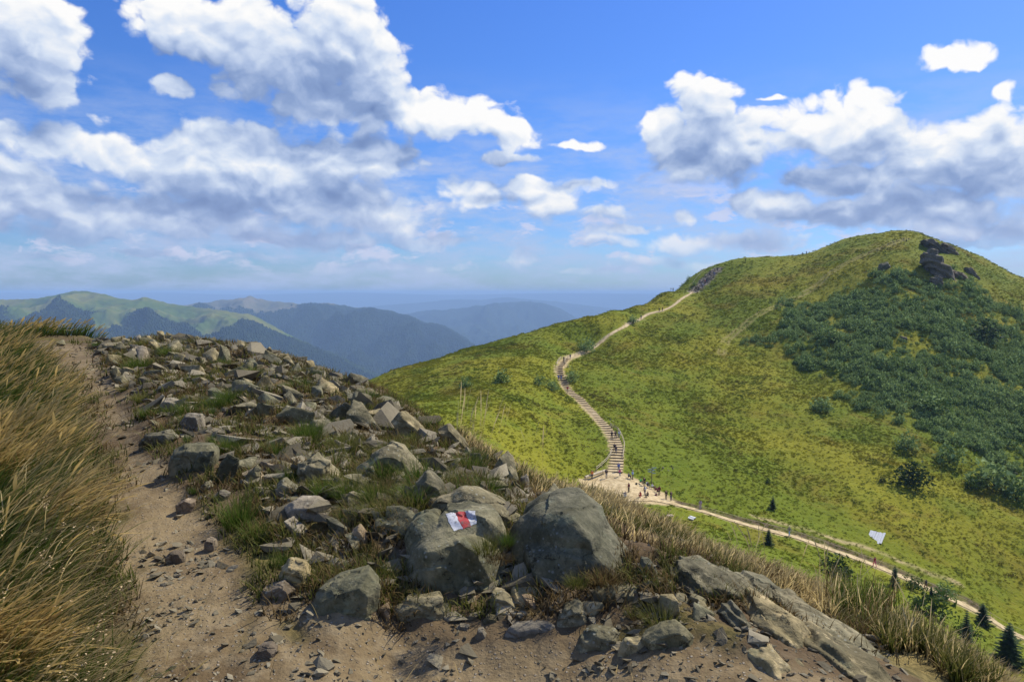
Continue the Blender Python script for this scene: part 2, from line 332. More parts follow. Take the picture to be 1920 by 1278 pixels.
# the ridge trail in the foreground: left and right border
TL = line([(290,1400),(262,1278),(245,1100),(232,1000),(222,850),(180,740),(105,670),(62,640)], dmin=1.0)
TR = line([(900,1400),(560,1180),(480,1100),(420,1000),(340,900),(265,800),(235,720),(195,665),(178,645)], dmin=1.0)
def in_poly(x, y, P):
    x = np.asarray(x); ins = np.zeros(x.shape, bool); n = len(P)
    for i in range(n):
        x0, y0 = P[i]; x1, y1 = P[(i+1) % n]
        c = ((y0 > y) != (y1 > y)) & (x < (x1-x0)*(y-y0)/((y1-y0) if y1 != y0 else 1e-9)+x0); ins ^= c
    return ins
FRONT = [(-0.9,0.8),(2.2,0.8),(2.0,2.5),(1.7,3.0),(0.6,3.36),(-0.2,3.46),(-0.9,3.7),(-1.35,3.9)]
TRAIL = TL+TR[::-1]
def trail_w(x, y):
    """1 on the trodden trail, 0 off it (soft border)"""
    ins = in_poly(x, y, TRAIL) | in_poly(x, y, FRONT)
    d = np.minimum(seg_dist(x, y, TRAIL+[TRAIL[0]]), seg_dist(x, y, FRONT+[FRONT[0]]))
    s = np.where(ins, d, -d)
    wdt = 0.04*np.maximum(y, 2)
    return sst(s+0.5*wdt*fbm(x*2.2, y*2.2, 5, 3), -wdt*.6, wdt*.6)
def path_d(x, y):
    d = np.full(np.shape(x), 1e9)
    m = (np.asarray(y) > 80)
    if np.any(m):
        xx = np.asarray(x)[m]; yy = np.asarray(y)[m]
        dd = np.minimum.reduce([seg_dist(xx, yy, p) for p in ALLP]); dd = np.where(in_poly(xx, yy, PLAZA), 0, np.minimum(dd, seg_dist(xx, yy, PLAZA+[PLAZA[0]])))
        d[m] = dd
    return d
FEET = [(364, 890, 84), (383, 893, 50), (426, 908, 42), (543, 942, 72), (580, 985, 90), (551, 1106, 56), (517, 1122, 66), (649, 1160, 130), (782, 1172, 112), (941, 1148, 58), (1072, 1182, 67), (997, 1201, 118), (1117, 1224, 88), (1192, 1226, 74), (1256, 1220, 101), (1152, 1146, 98), (1215, 1086, 40), (886, 975, 178), (929, 990, 140), (742, 898, 130), (805, 950, 78), (731, 1008, 78), (670, 1026, 40), (586, 912, 62), (499, 1232, 40), (860, 1160, 60), (1020, 1150, 60)]
FEET = [(hit0(a, b, dmin=1.2), c) for a, b, c in FEET]
FEET = [(p.x, p.y+.05, min(.62*c/FPX*p.y, .20)) for p, c in FEET]
def banked(x, y):
    s = np.zeros(x.shape)
    for fx, fy, r_ in FEET: s = np.maximum(s, r_*np.exp(-(((x-fx)/(r_*1.15))**2+((y-fy)/(r_*.95+.06))**2)))
    return s*.26
def disp(x, y):
    x = np.asarray(x, float); y = np.asarray(y, float); shp = x.shape; x = np.atleast_1d(x); y = np.atleast_1d(y)
    out = np.zeros(x.shape)
    n_ = y < 60
    if n_.any():
        a, b = x[n_], y[n_]; tw = trail_w(a, b)
        am = 0.05*(1-tw)+0.014
        hi = np.where(b < 14, 1, 0.5)
        fl = fbm(a*1.3, b*1.3, 1, 5)*am+fbm(a*7, b*7, 2, 3)*0.010*hi+np.abs(fbm(a*16, b*16, 7, 2))*0.006*hi
        out[n_] = fl-0.05*tw*sst(b, 2, 6)+banked(a, b)*(1+.5*fbm(a*6, b*6, 3, 3))
    f_ = ~n_
    if f_.any():
        a, b = x[f_], y[f_]; pd = path_d(a, b); k = sst(pd, 1.6, 4.5)
        gully = fbm(a*0.028+0.4*noise3(a*.01, b*.01, 3), b*0.018, 4, 3)*2.0
        hum = fbm(a*0.20, b*0.20, 6, 3)*0.30+np.abs(fbm(a*0.75, b*0.75, 8, 2))*0.16
        out[f_] = (gully*sst(pd, 2, 30)*sst(b, 70, 150)*(1-sst(b, 300, 345)*.75)+hum*k)*np.minimum(1, sst(b, 50, 90)+.2)
    return out.reshape(shp)
def Z(x, y): return base_z(x, y)+disp(x, y)
def zz(x, y): return float(Z(np.array([x]), np.array([y]))[0])
def hit(px, py, **kw): return hit0(px, py, f=Z, **kw)
def nrm(x, y, e=None):
    e = e or max(0.02, y*0.004)
    return Vector((-(zz(x+e, y)-zz(x-e, y))/(2*e), -(zz(x, y+e)-zz(x, y-e))/(2*e), 1)).normalized()

# ------------------------------------------------------------------ mesh helpers
def tag(o, label=None, cat=None, group=None, kind=None):
    for k, v in (('label', label), ('category', cat), ('group', group), ('kind', kind)):
        if v is not None: o[k] = v
    return o
def link(name, me, mat=None, parent=None, smooth=False):
    o = bpy.data.objects.new(name, me); COL.objects.link(o)
    if mat is not None and len(me.materials) == 0: me.materials.append(mat)
    if parent is not None: o.parent = parent
    if smooth: me.polygons.foreach_set('use_smooth', [True]*len(me.polygons))
    return o
def mesh_np(name, V, F, smooth=False, attrs=None):
    """V (n,3), F (m,3) or (m,4) int arrays; attrs: dict of per-vertex floats or colours"""
    V = np.ascontiguousarray(V, dtype=np.float32); F = np.ascontiguousarray(F, dtype=np.int32)
    me = bpy.data.meshes.new(name); k = F.shape[1]
    me.vertices.add(len(V)); me.vertices.foreach_set('co', V.ravel())
    me.loops.add(F.size); me.loops.foreach_set('vertex_index', F.ravel())
    me.polygons.add(len(F)); me.polygons.foreach_set('loop_start', np.arange(0, F.size, k, dtype=np.int32))
    try: me.polygons.foreach_set('loop_total', np.full(len(F), k, dtype=np.int32))
    except Exception: pass
    me.polygons.foreach_set('use_smooth', np.full(len(F), bool(smooth)))
    for nm, a in (attrs or {}).items():
        a = np.asarray(a, dtype=np.float32)
        if a.ndim == 1:
            at = me.attributes.new(nm, 'FLOAT', 'POINT'); at.data.foreach_set('value', a)
        else:
            if a.shape[1] == 3: a = np.concatenate([a, np.ones((len(a), 1), np.float32)], 1)
            at = me.attributes.new(nm, 'FLOAT_COLOR', 'POINT'); at.data.foreach_set('color', a.ravel())
    me.update(calc_edges=True); return me
def grid_faces(nr, nc):
    i = np.arange(nr-1)[:, None]*nc+np.arange(nc-1)[None, :]
    return np.stack([i, i+1, i+1+nc, i+nc], -1).reshape(-1, 4)
def empty(name, loc, rz=0.0):
    o = bpy.data.objects.new(name, None); COL.objects.link(o); o.location = loc; o.rotation_euler = (0, 0, rz); o.empty_display_size = 0.1
    return o
def copy_tree(o, parent=None, loc=None, rot=None, scale=None):
    c = o.copy(); COL.objects.link(c); c.parent = parent
    if loc is not None: c.location = loc
    if rot is not None: c.rotation_euler = rot
    if scale is not None: c.scale = scale
    for ch in o.children: copy_tree(ch, c)
    return c

# ------------------------------------------------------------------ materials
def mat(name):
    m = bpy.data.materials.new(name); m.use_nodes = True; t = m.node_tree; t.nodes.clear(); h = N(t)
    h.out = h.n('ShaderNodeOutputMaterial'); return m, h
def bsdf(h, col, rough=0.85, nrm_=None, spec=0.25, out=True, metal=0.0):
    b = h.n('ShaderNodeBsdfPrincipled'); h.put(b.inputs['Base Color'], col); h.put(b.inputs['Roughness'], rough)
    b.inputs['Specular IOR Level'].default_value = spec; b.inputs['Metallic'].default_value = metal
    if nrm_ is not None: h.put(b.inputs['Normal'], nrm_)
    if out: h.nt.links.new(b.outputs[0], h.out.inputs[0])
    return b
def plain(name, col, rough=0.8, var=0.25, scale=12.0, spec=0.25):
    m, h = mat(name); n_ = h.noise(h.objc(), scale, 4, 0.6)
    c = h.mix(h.lin(n_, 0.3, 0.7), tuple(q*(1-var) for q in col), tuple(min(1, q*(1+var)) for q in col))
    bsdf(h, c, rough, h.bump(n_, 0.3, 0.01), spec); return m
def leafy(h, col, nrm_=None, trans=0.35, rough=0.6):
    b = bsdf(h, col, rough, nrm_, 0.04, out=False)
    t = h.n('ShaderNodeBsdfTranslucent'); h.put(t.inputs[0], col)
    mx = h.n('ShaderNodeMixShader'); mx.inputs[0].default_value = trans
    h.nt.links.new(b.outputs[0], mx.inputs[1]); h.nt.links.new(t.outputs[0], mx.inputs[2]); h.nt.links.new(mx.outputs[0], h.out.inputs[0])

def soil_color(h, P):
    a = h.noise(P, 0.9, 6, 0.62); b = h.noise(P, 9.0, 5, 0.6); c = h.noise(P, 55.0, 3, 0.6)
    col = h.mix(h.ss(a, 0.40, 0.66), (0.125, 0.086, 0.042), (0.245, 0.182, 0.093))
    col = h.mix(h.ss(b, 0.42, 0.70), col, (0.235, 0.180, 0.100))
    col = h.mix(h.m('MULTIPLY', h.ss(c, 0.50, 0.72), 0.45), col, (0.10, 0.066, 0.038))
    peb = h.vor(P, 42.0); pc = h.vor(P, 42.0, out='Color')
    isp = h.m('MULTIPLY', h.ss(peb, 0.34, 0.20), h.ss(h.xyz(pc)[0], 0.42, 0.46))
    col = h.mix(h.m('MULTIPLY', isp, 0.75), col, h.mix(h.xyz(pc)[1], (0.19, 0.155, 0.11), (0.36, 0.31, 0.23)))
    return col, b, c, isp
def meadow_color(h, P):
    """yellow green turf with rusty bilberry patches; the same function colours the turf and what grows on it"""
    Q = h.v('MULTIPLY', P, (1, 1, 1.6))
    a = h.noise(Q, 0.018, 4, 0.6, 0.4); b = h.noise(Q, 0.075, 4, 0.62); c = h.noise(Q, 0.45, 4, 0.65); d = h.noise(Q, 1.7, 3, 0.6)
    col = h.mix(h.ss(a, 0.38, 0.62), (0.120, 0.150, 0.008), (0.205, 0.195, 0.012))
    col = h.mix(h.m('MULTIPLY', h.ss(b, 0.50, 0.66), 0.5), col, (0.095, 0.145, 0.008))
    col = h.mix(h.m('MULTIPLY', h.ss(h.noise(Q, 0.05, 5, 0.65, 0.6), 0.52, 0.66), 0.50), col, (0.170, 0.115, 0.014))
    col = h.mix(h.m('MULTIPLY', h.ss(c, 0.52, 0.72), 0.40), col, (0.065, 0.090, 0.010))
    col = h.mix(h.m('MULTIPLY', h.ss(d, 0.55, 0.75), 0.40), col, (0.20, 0.185, 0.035))
    return col, c, d
# ------------------------------------------------------------------ ground sheets (one mesh grid split where the near ridge ends)
us = np.linspace(-0.98, 1.0, 640)
def rows(a, b, n): return np.exp(np.linspace(math.log(a), math.log(b), n))
def sheet(name, ds, attrf):
    U, Dm = np.meshgrid(us, ds); X = U*Dm; Y = Dm
    Zm = Z(X.ravel(), Y.ravel()); V = np.stack([X.ravel(), Y.ravel(), Zm], 1)
    return mesh_np(name, V, grid_faces(len(ds), len(us)), True, attrf(X.ravel(), Y.ravel()))
def at_near(x, y):
    t = trail_w(x, y)
    u = x/np.maximum(y, .1)
    left = 1-sst(u, -0.70, -0.50)
    # soil among the rocks against turf; straw on the right flank
    right = sst(x-0.04*y+0.6*fbm(x*.8, y*.8, 3, 3), 1.15, 2.1)*sst(y, 3.2, 4.6)
    gr = sst(fbm(x*0.9, y*0.9, 9, 4)+0.25*fbm(x*3, y*3, 4, 2), 0.02, 0.35)*(1-t)
    return dict(trail=t, straw=right*(1-t), turf=gr, far=sst(y, 22, 50))
def at_far(x, y):
    pd = path_d(x, y)
    sc = seg_dist(x, y, SCREE); od = seg_dist(x, y, OLDTRACK)
    lw = seg_dist(x, y, LOWER)
    # uphill side of the lower path is a cut bank of bare earth
    up = np.zeros(x.shape); L = np.array(LOWER)
    yl = np.interp(x, L[:, 0], L[:, 1]); s = (y-yl)
    bank = sst(s, 1.0, 1.8)*(1-sst(s, 3.6, 5.0))*(lw < 8)*(x > L[2, 0])*(0.6+0.4*sst(fbm(x*.3, y*.3, 2, 2), -.3, .2))
    # a second worn line above the bank
    sec = np.exp(-((s-6.2-2.0*sst(x, 45, 75))/0.7)**2)*(x > 42)*(0.5+0.5*sst(fbm(x*.25, y*.25, 1, 2), -.2, .2))
    edge = 1-sst(pd+0.9*fbm(x*.8, y*.8, 3, 3)+sst(y, 228, 250)*1.1, .9, 1.7)
    tw = np.exp(-(np.abs(od-0.9)/0.55)**2)*sst(fbm(x*.12, y*.12, 5, 3)+.5*sst(y, 285, 310), -.5, -.1)
    return dict(bare=np.clip(edge+0.9*sec, 0, 1), bank=np.clip(bank, 0, 1), old=tw, scree=np.clip(1-sst(sc+fbm(x*.5, y*.5, 1, 3)*1.5, 1.5, 3.5), 0, 1))
M_near, h = mat('ridge_soil')
P = h.pos(); sc_, nb, nc_, isp = soil_color(h, P)
tr, st, tf = h.attr('trail'), h.attr('straw'), h.attr('turf')
n4 = h.noise(P, 14.0, 5, 0.7)
turfc = h.mix(h.ss(n4, 0.35, 0.65), (0.050, 0.048, 0.014), (0.16, 0.125, 0.040))
strawc = h.mix(h.ss(n4, 0.35, 0.65), (0.20, 0.145, 0.055), (0.42, 0.32, 0.13))
darks = h.mix(0.65, sc_, (0.070, 0.045, 0.024))
c = h.mix(tr, darks, sc_)
c = h.mix(h.m('MULTIPLY', tf, 0.9), c, turfc)
c = h.mix(h.m('MULTIPLY', st, 0.85), c, strawc)
mc, _c, _d = meadow_color(h, P)
c = h.mix(h.attr('far'), c, mc)
hh = h.m('ADD', h.m('MULTIPLY', nb, 0.5), h.m('ADD', h.m('MULTIPLY', nc_, 0.25), h.m('MULTIPLY', isp, 0.30)))
bsdf(h, c, 0.95, h.bump(hh, 0.9, 0.03), 0.1)
M_hill, h = mat('hill_turf')
P = h.pos(); mc, hc, hd = meadow_color(h, P)
sand = h.mix(h.noise(P, 0.8, 4, 0.6), (0.34, 0.25, 0.12), (0.52, 0.41, 0.22))
earth = h.mix(h.noise(P, 1.5, 4, 0.6), (0.055, 0.040, 0.022), (0.13, 0.095, 0.05))
c = h.mix(h.m('MULTIPLY', h.attr('old'), 0.8), mc, (0.26, 0.21, 0.075))
c = h.mix(h.attr('bank'), c, earth); c = h.mix(h.attr('bare'), c, sand)
c = h.mix(h.attr('scree'), c, h.mix(h.noise(P, 1.2, 3, 0.6), (0.16, 0.13, 0.10), (0.38, 0.31, 0.22)))
bsdf(h, c, 0.95, h.bump(h.m('ADD', hc, h.m('MULTIPLY', hd, 0.4)), 0.8, 0.5), 0.1)
tag(link('ground', sheet('ground', rows(1.25, 62, 430), at_near), M_near), kind='structure')
tag(link('hillside', sheet('hillside', np.concatenate([rows(62, 100, 45), np.arange(100.9, 362, 0.62), rows(364, 900, 34)]), at_far), M_hill), kind='structure')

# ------------------------------------------------------------------ far mountains
def ridge(name, sil, D, drop, depth, amp, spur, mati, label=None, forest=None, seed=0, nu=360, nv=110, back=0.5, xpad=0):
    """a mountain range: its skyline in (px, py), at distance D, falling by DROP metres over DEPTH metres towards us"""
    sil = np.array(sil, float)
    pu = np.linspace(sil[0, 0], sil[-1, 0], nu); pyv = pchip(sil[:, 0], sil[:, 1], pu)
    ux = np.array([px_dir(a, b)[0]/px_dir(a, b)[1] for a, b in zip(pu, pyv)]); ez = np.array([px_dir(a, b)[2]/px_dir(a, b)[1] for a, b in zip(pu, pyv)])
    tt = np.concatenate([np.linspace(-back, 0, 14)[:-1], np.linspace(0, 1, nv)])
    T, Ux = np.meshgrid(tt, ux, indexing='ij'); Ez = np.broadcast_to(ez, T.shape)
    wob = 1+0.05*fbm(Ux*6+seed, Ux*0+seed, 0, 2)
    Yr = D*wob
    Y = Yr-T*depth
    X = Ux*(Yr-0.6*T*depth)
    zr = Ez*Yr
    prof = np.where(T >= 0, np.abs(T)**1.15, np.abs(T)*1.2)
    zf = zr-prof*drop
    k = np.clip(np.abs(T)*4, 0, 1)
    s1 = (1-np.abs(fbm(X/spur+seed*3.1, Y/spur*0.35+seed, seed, 3)))*amp
    s2 = fbm(X/spur*3.2, Y/spur*2.0, seed+4, 4)*amp*0.35
    zf = zf+k*(s1-amp*0.75+s2)+fbm(X/spur*9, Y/spur*9, 2, 2)*amp*0.03
    V = np.stack([X.ravel(), Y.ravel(), zf.ravel()], 1)
    at = {}
    if forest is not None:
        fo = forest(X, Y, T, Ux); at['forest'] = fo.ravel(); V[:, 2] += at['forest']*(10+8*noise3(V[:, 0]/14, V[:, 1]/14, 1))
    me = mesh_np(name, V, grid_faces(len(tt), nu)[:, ::-1], True, at)
    o = link(name, me, mati); tag(o, kind='structure')
    return V.reshape(len(tt), nu, 3), at.get('forest')
def far_mat(name, meadow, meadow2, woods):
    m, h = mat(name); P = h.pos()
    f = h.attr('forest')
    a = h.noise(P, 0.004, 5, 0.6); b = h.noise(P, 0.02, 4, 0.65)
    c = h.mix(h.ss(a, 0.4, 0.6), meadow, meadow2); c = h.mix(h.m('MULTIPLY', h.ss(b, 0.52, 0.7), 0.35), c, woods)
    tr_ = h.vor(P, 0.10); wc = h.mix(h.ss(tr_, 0.15, 0.7), tuple(q*1.5 for q in woods), tuple(q*0.55 for q in woods))
    wc = h.mix(h.m('MULTIPLY', h.ss(a, 0.45, 0.6), 0.4), wc, tuple(q*1.5 for q in woods))
    c = h.mix(f, c, wc)
    hgt = h.m('ADD', h.m('MULTIPLY', b, 0.8), h.m('MULTIPLY', h.m('MULTIPLY', tr_, f), -0.9))
    bsdf(h, c, 0.95, h.bump(hgt, 0.9, 9.0), 0.05); return m
MA = far_mat('mountain_green', (0.075, 0.112, 0.014), (0.150, 0.150, 0.032), (0.014, 0.030, 0.010))
MB = far_mat('mountain_mixed', (0.120, 0.115, 0.060), (0.165, 0.140, 0.080), (0.018, 0.032, 0.016))
MC = far_mat('mountain_wooded', (0.05, 0.07, 0.03), (0.06, 0.07, 0.03), (0.022, 0.036, 0.02))
def forA(X, Y, T, U):
    px = 960+FPX*U
    lim = np.interp(px, [-400,0,80,100,160,205,235,290,340,400,440,480,560,1000], [0.17,0.16,0.26,0.20,0.20,0.23,0.30,0.17,0.20,0.22,0.24,0.08,0.0,-.1])
    n = fbm(X/170, Y/170, 3, 5)*0.055
    return sst(T+n-lim, -0.02, 0.02)*0.92
def forB(X, Y, T, U):
    px = 960+FPX*U
    lim = np.interp(px, [300,440,520,580,640,900], [0.16,0.17,0.13,0.03,0.0,-0.1]); n = fbm(X/260, Y/260, 5, 5)*0.06
    return sst(T+n-lim, -0.02, 0.03)
def forC(X, Y, T, U): return np.ones(X.shape)
silA = [(-420,575),(-250,566),(-100,572),(0,562),(60,560),(105,553),(130,548),(152,545),(175,548),(200,553),(228,560),(250,562),(262,560),(272,557),(285,560),(300,565),(340,572),(380,577),(430,584),(470,590),(500,604),(540,626),(590,650),(640,672),(700,700),(780,735),(860,770)]
silB = [(200,590),(300,575),(350,571),(385,568),(412,563),(440,561),(458,558),(468,555),(480,558),(505,563),(540,567),(570,571),(595,570),(615,568),(640,573),(665,577),(690,577),(715,582),(745,588),(775,596),(800,607),(825,610),(850,622),(875,636),(900,652),(940,676),(1000,700)]
silC = [(640,620),(720,600),(760,590),(800,583),(850,580),(900,574),(940,569),(985,566),(1020,570),(1050,580),(1080,596),(1110,612),(1150,628),(1250,660)]
silD = [(500,600),(640,580),(720,573),(800,567),(860,562),(900,563),(945,558),(990,562),(1040,566),(1090,572),(1140,578),(1250,590),(1400,600)]
silE = [(-500,552),(-200,548),(0,549),(150,553),(300,549),(450,553),(650,549),(850,553),(1050,550),(1300,552),(1700,550),(2400,550)]
VA, FA = ridge('mountain_meadow', silA, 3900, 560, 1900, 150, 420, MA, forest=forA, seed=1, nu=520, nv=170)
VB, FB = ridge('mountain_range', silB, 6200, 800, 3300, 300, 800, MB, forest=forB, seed=2, nu=420, nv=150)
ridge('mountain_wooded', silC, 10500, 900, 4000, 420, 1300, MC, forest=forC, seed=3, nu=260, nv=70)
ridge('mountain_distant', silD, 15500, 900, 4000, 260, 2200, MC, forest=forC, seed=4, nu=240, nv=40)
ridge('mountain_horizon', silE, 23000, 900, 5000, 120, 3500, MC, forest=forC, seed=5, nu=260, nv=30)
# valley floor under it all, out to the horizon
gx = np.linspace(-32000, 32000, 60); gy = np.linspace(-400, 30000, 50); GX, GY = np.meshgrid(gx, gy)
gz = -660+60*fbm(GX/3000, GY/3000, 0, 3)-0*GX
tag(link('terrain', mesh_np('terrain', np.stack([GX.ravel(), GY.ravel(), gz.ravel()], 1), grid_faces(50, 60), True, dict(forest=np.ones(GX.size))), MC), kind='structure')

# air: one closed box of even, pale haze
m, h = mat('haze_air'); pv = h.n('ShaderNodeVolumePrincipled')
pv.inputs['Color'].default_value = (0.46, 0.69, 1.0, 1); pv.inputs['Density'].default_value = 1.05e-4; pv.inputs['Anisotropy'].default_value = 0.0
h.nt.links.new(pv.outputs[0], h.out.inputs[1])
bm = bmesh.new(); bmesh.ops.create_cube(bm, size=1.0)
for v in bm.verts: v.co = Vector((v.co.x*66000, 14800+v.co.y*31000, -365+v.co.z*850))
me = bpy.data.meshes.new('haze'); bm.to_mesh(me); bm.free(); tag(link('haze', me, m), kind='stuff')
# ------------------------------------------------------------------ stone
def rock_mat(name, dark, mid, light, tone=1.0, lichen=0.35, strata=0.0):
    m, h = mat(name); O = h.objc(); P = h.pos()
    rv = h.rnd(); O = h.v('ADD', P, h.v('SCALE', (7.0, 3.0, 5.0), rv))
    a = h.noise(O, 2.6, 6, 0.65); b = h.noise(O, 11.0, 5, 0.68); c_ = h.noise(O, 48.0, 4, 0.6)
    col = h.ramp(h.m('ADD', h.m('MULTIPLY', a, 0.55), h.m('MULTIPLY', b, 0.45)), [(0.36, dark), (0.50, mid), (0.66, light)])
    col = h.mix(h.m('MULTIPLY', h.ss(c_, 0.50, 0.75), 0.45), col, tuple(q*0.45 for q in dark))
    big_ = h.noise(O, 1.4, 6, 0.72, 0.6); col = h.mix(h.m('MULTIPLY', h.ss(big_, 0.50, 0.60), 0.6), col, tuple(q*0.75 for q in dark)); col = h.mix(h.m('MULTIPLY', h.ss(h.noise(O, 8.0, 7, 0.78), 0.56, 0.63), 0.55), col, tuple(min(1, q*1.25) for q in light))
    li = h.m('MULTIPLY', h.ss(h.noise(O, 5.0, 5, 0.7), 0.56, 0.66), lichen)
    col = h.mix(li, col, (0.235, 0.245, 0.150))
    spots = h.m('MULTIPLY', h.ss(h.vor(O, 26.0), 0.24, 0.14), h.ss(h.noise(O, 3.1, 3), 0.50, 0.60))
    col = h.mix(h.m('MULTIPLY', spots, 0.55), col, (0.33, 0.34, 0.29))
    col = h.mix(1.0, col, h.ramp(rv, [(0.0, (0.72*tone,)*3), (0.35, (0.95*tone, 0.93*tone, 0.86*tone)), (0.7, (1.05*tone, 1.0*tone, 0.92*tone)), (1.0, (1.45*tone, 1.28*tone, 1.02*tone))]), 'MULTIPLY')
    crk = h.vor(h.v('ADD', O, h.v('SCALE', h.noise(O, 5.0, 5, 0.7, col=True), 0.45)), 1.9, 'DISTANCE_TO_EDGE')
    cr = h.m('MAXIMUM', h.ss(crk, 0.0, 0.010), h.ss(b, 0.42, 0.52))
    col = h.mix(h.m('MULTIPLY', h.m('SUBTRACT', 1.0, cr), 0.65), col, (0.03, 0.026, 0.018))
    hg = h.m('ADD', h.m('MULTIPLY', a, 0.8), h.m('ADD', h.m('MULTIPLY', b, 0.5), h.m('ADD', h.m('MULTIPLY', c_, 0.13), h.m('MULTIPLY', cr, 0.40))))
    if strata:
        z_ = h.xyz(h.objc())[2]; st_ = h.noise(h.cxyz(0.0, h.m('MULTIPLY', h.xyz(O)[1], 0.4), h.m('MULTIPLY', z_, 26.0)), 1.0, 3)
        hg = h.m('ADD', hg, h.m('MULTIPLY', st_, strata))
    bsdf(h, col, 0.88, h.bump(hg, 0.85, 0.035), 0.2); return m
M_rock = rock_mat('stone_scree', (0.075, 0.068, 0.036), (0.175, 0.155, 0.088), (0.360, 0.310, 0.190), strata=0.3)
M_bould = rock_mat('stone_boulder', (0.070, 0.068, 0.036), (0.140, 0.132, 0.076), (0.260, 0.235, 0.145), lichen=0.5)
M_pale = rock_mat('stone_pale', (0.14, 0.12, 0.085), (0.23, 0.20, 0.145), (0.36, 0.32, 0.24), lichen=0.1)
M_warm = rock_mat('stone_brown', (0.095, 0.074, 0.048), (0.165, 0.130, 0.088), (0.27, 0.22, 0.15), lichen=0.1)
M_cliff = rock_mat('stone_cliff', (0.070, 0.060, 0.044), (0.145, 0.126, 0.092), (0.26, 0.228, 0.165), lichen=0.25)
TMP = bpy.data.collections.new('tmp')
def cells(x, y, z):
    """blocky offsets: each fracture cell stands a little proud or sunk"""
    wx = x+.35*noise3(x*1.3, y*1.3, z*1.3); wy = y+.35*noise3(x*1.3+9, y*1.3, z*1.3); wz = z+.35*noise3(x*1.3, y*1.3+9, z*1.3)
    xi, yi, zi = np.floor(wx).astype(int), np.floor(wy).astype(int), np.floor(wz).astype(int); best = np.full(x.shape, 9.); val = np.zeros(x.shape)
    for i in (-1, 0, 1):
        for j in (-1, 0, 1):
            for k in (-1, 0, 1):
                a, b, c = (xi+i) & 255, (yi+j) & 255, (zi+k) & 255; h_ = _P[_P[_P[a]+b]+c]; g_ = _G3[h_]*.5+.5
                d_ = (wx-(xi+i)-g_[..., 0])**2+(wy-(yi+j)-g_[..., 1])**2+(wz-(zi+k)-g_[..., 2])**2
                m_ = d_ < best; best = np.where(m_, d_, best); val = np.where(m_, h_/255-.5, val)
    return val
def hull_mesh(name, pts, voxel, rough=0.02, seed=0, smooth_it=1, strata=(0, 0), crack=0.0, plates=(0.035, 2.6)):
    """solid stone round the given points: hull, even remesh, then worn and broken by noise"""
    bm = bmesh.new()
    for p in pts: bm.verts.new(p)
    r = bmesh.ops.convex_hull(bm, input=bm.verts)
    bmesh.ops.delete(bm, geom=[v for v in bm.verts if not v.link_faces], context='VERTS')
    me = bpy.data.meshes.new('h'); bm.to_mesh(me); bm.free()
    o = bpy.data.objects.new('h', me); COL.objects.link(o)
    md_ = o.modifiers.new('r', 'REMESH'); md_.mode = 'VOXEL'; md_.voxel_size = voxel
    if smooth_it:
        s_ = o.modifiers.new('s', 'SMOOTH'); s_.iterations = smooth_it; s_.factor = 0.5
    dg = bpy.context.evaluated_depsgraph_get(); dg.update()
    m2 = bpy.data.meshes.new_from_object(o.evaluated_get(dg)); bpy.data.objects.remove(o); bpy.data.meshes.remove(me)
    n = len(m2.vertices); V = np.empty(n*3, np.float32); m2.vertices.foreach_get('co', V); V = V.reshape(-1, 3)
    Nn = np.empty(n*3, np.float32); m2.vertex_normals.foreach_get('vector', Nn); Nn = Nn.reshape(-1, 3)
    sz = (V.max(0)-V.min(0)).max(); f = 1/sz; sd_ = seed*3.77
    d = fbm(V[:, 0]*f*2.2+sd_, V[:, 1]*f*2.2, V[:, 2]*f*2.2+sd_, 4)*rough*sz
    d = d-np.maximum(0, 0.20-np.abs(noise3(V[:, 0]*f*1.7+sd_*2, V[:, 1]*f*1.7, V[:, 2]*f*2.2)))*crack*sz*0.9
    if strata[0]:
        ax = V@np.array(strata[2] if len(strata) > 2 else (0.1, 0.05, 1.0)); q = ax*strata[1]*f+0.6*fbm(V[:, 0]*f*2, V[:, 1]*f*2, V[:, 2]*f*2+sd_, 2)
        d = d+(np.abs((q % 1)-0.5)-0.25)*strata[0]*sz
    if plates:
        d = d+cells(V[:, 0]*f*plates[1]+sd_, V[:, 1]*f*plates[1]*.7, V[:, 2]*f*plates[1]*1.5+sd_)*plates[0]*sz
    V = V+Nn*d[:, None]
    m2.vertices.foreach_set('co', V.ravel().astype(np.float32)); m2.name = name
    m2.polygons.foreach_set('use_smooth', [True]*len(m2.polygons))
    try: m2.set_sharp_from_angle(angle=R(38))
    except Exception: pass
    m2.update(); return m2
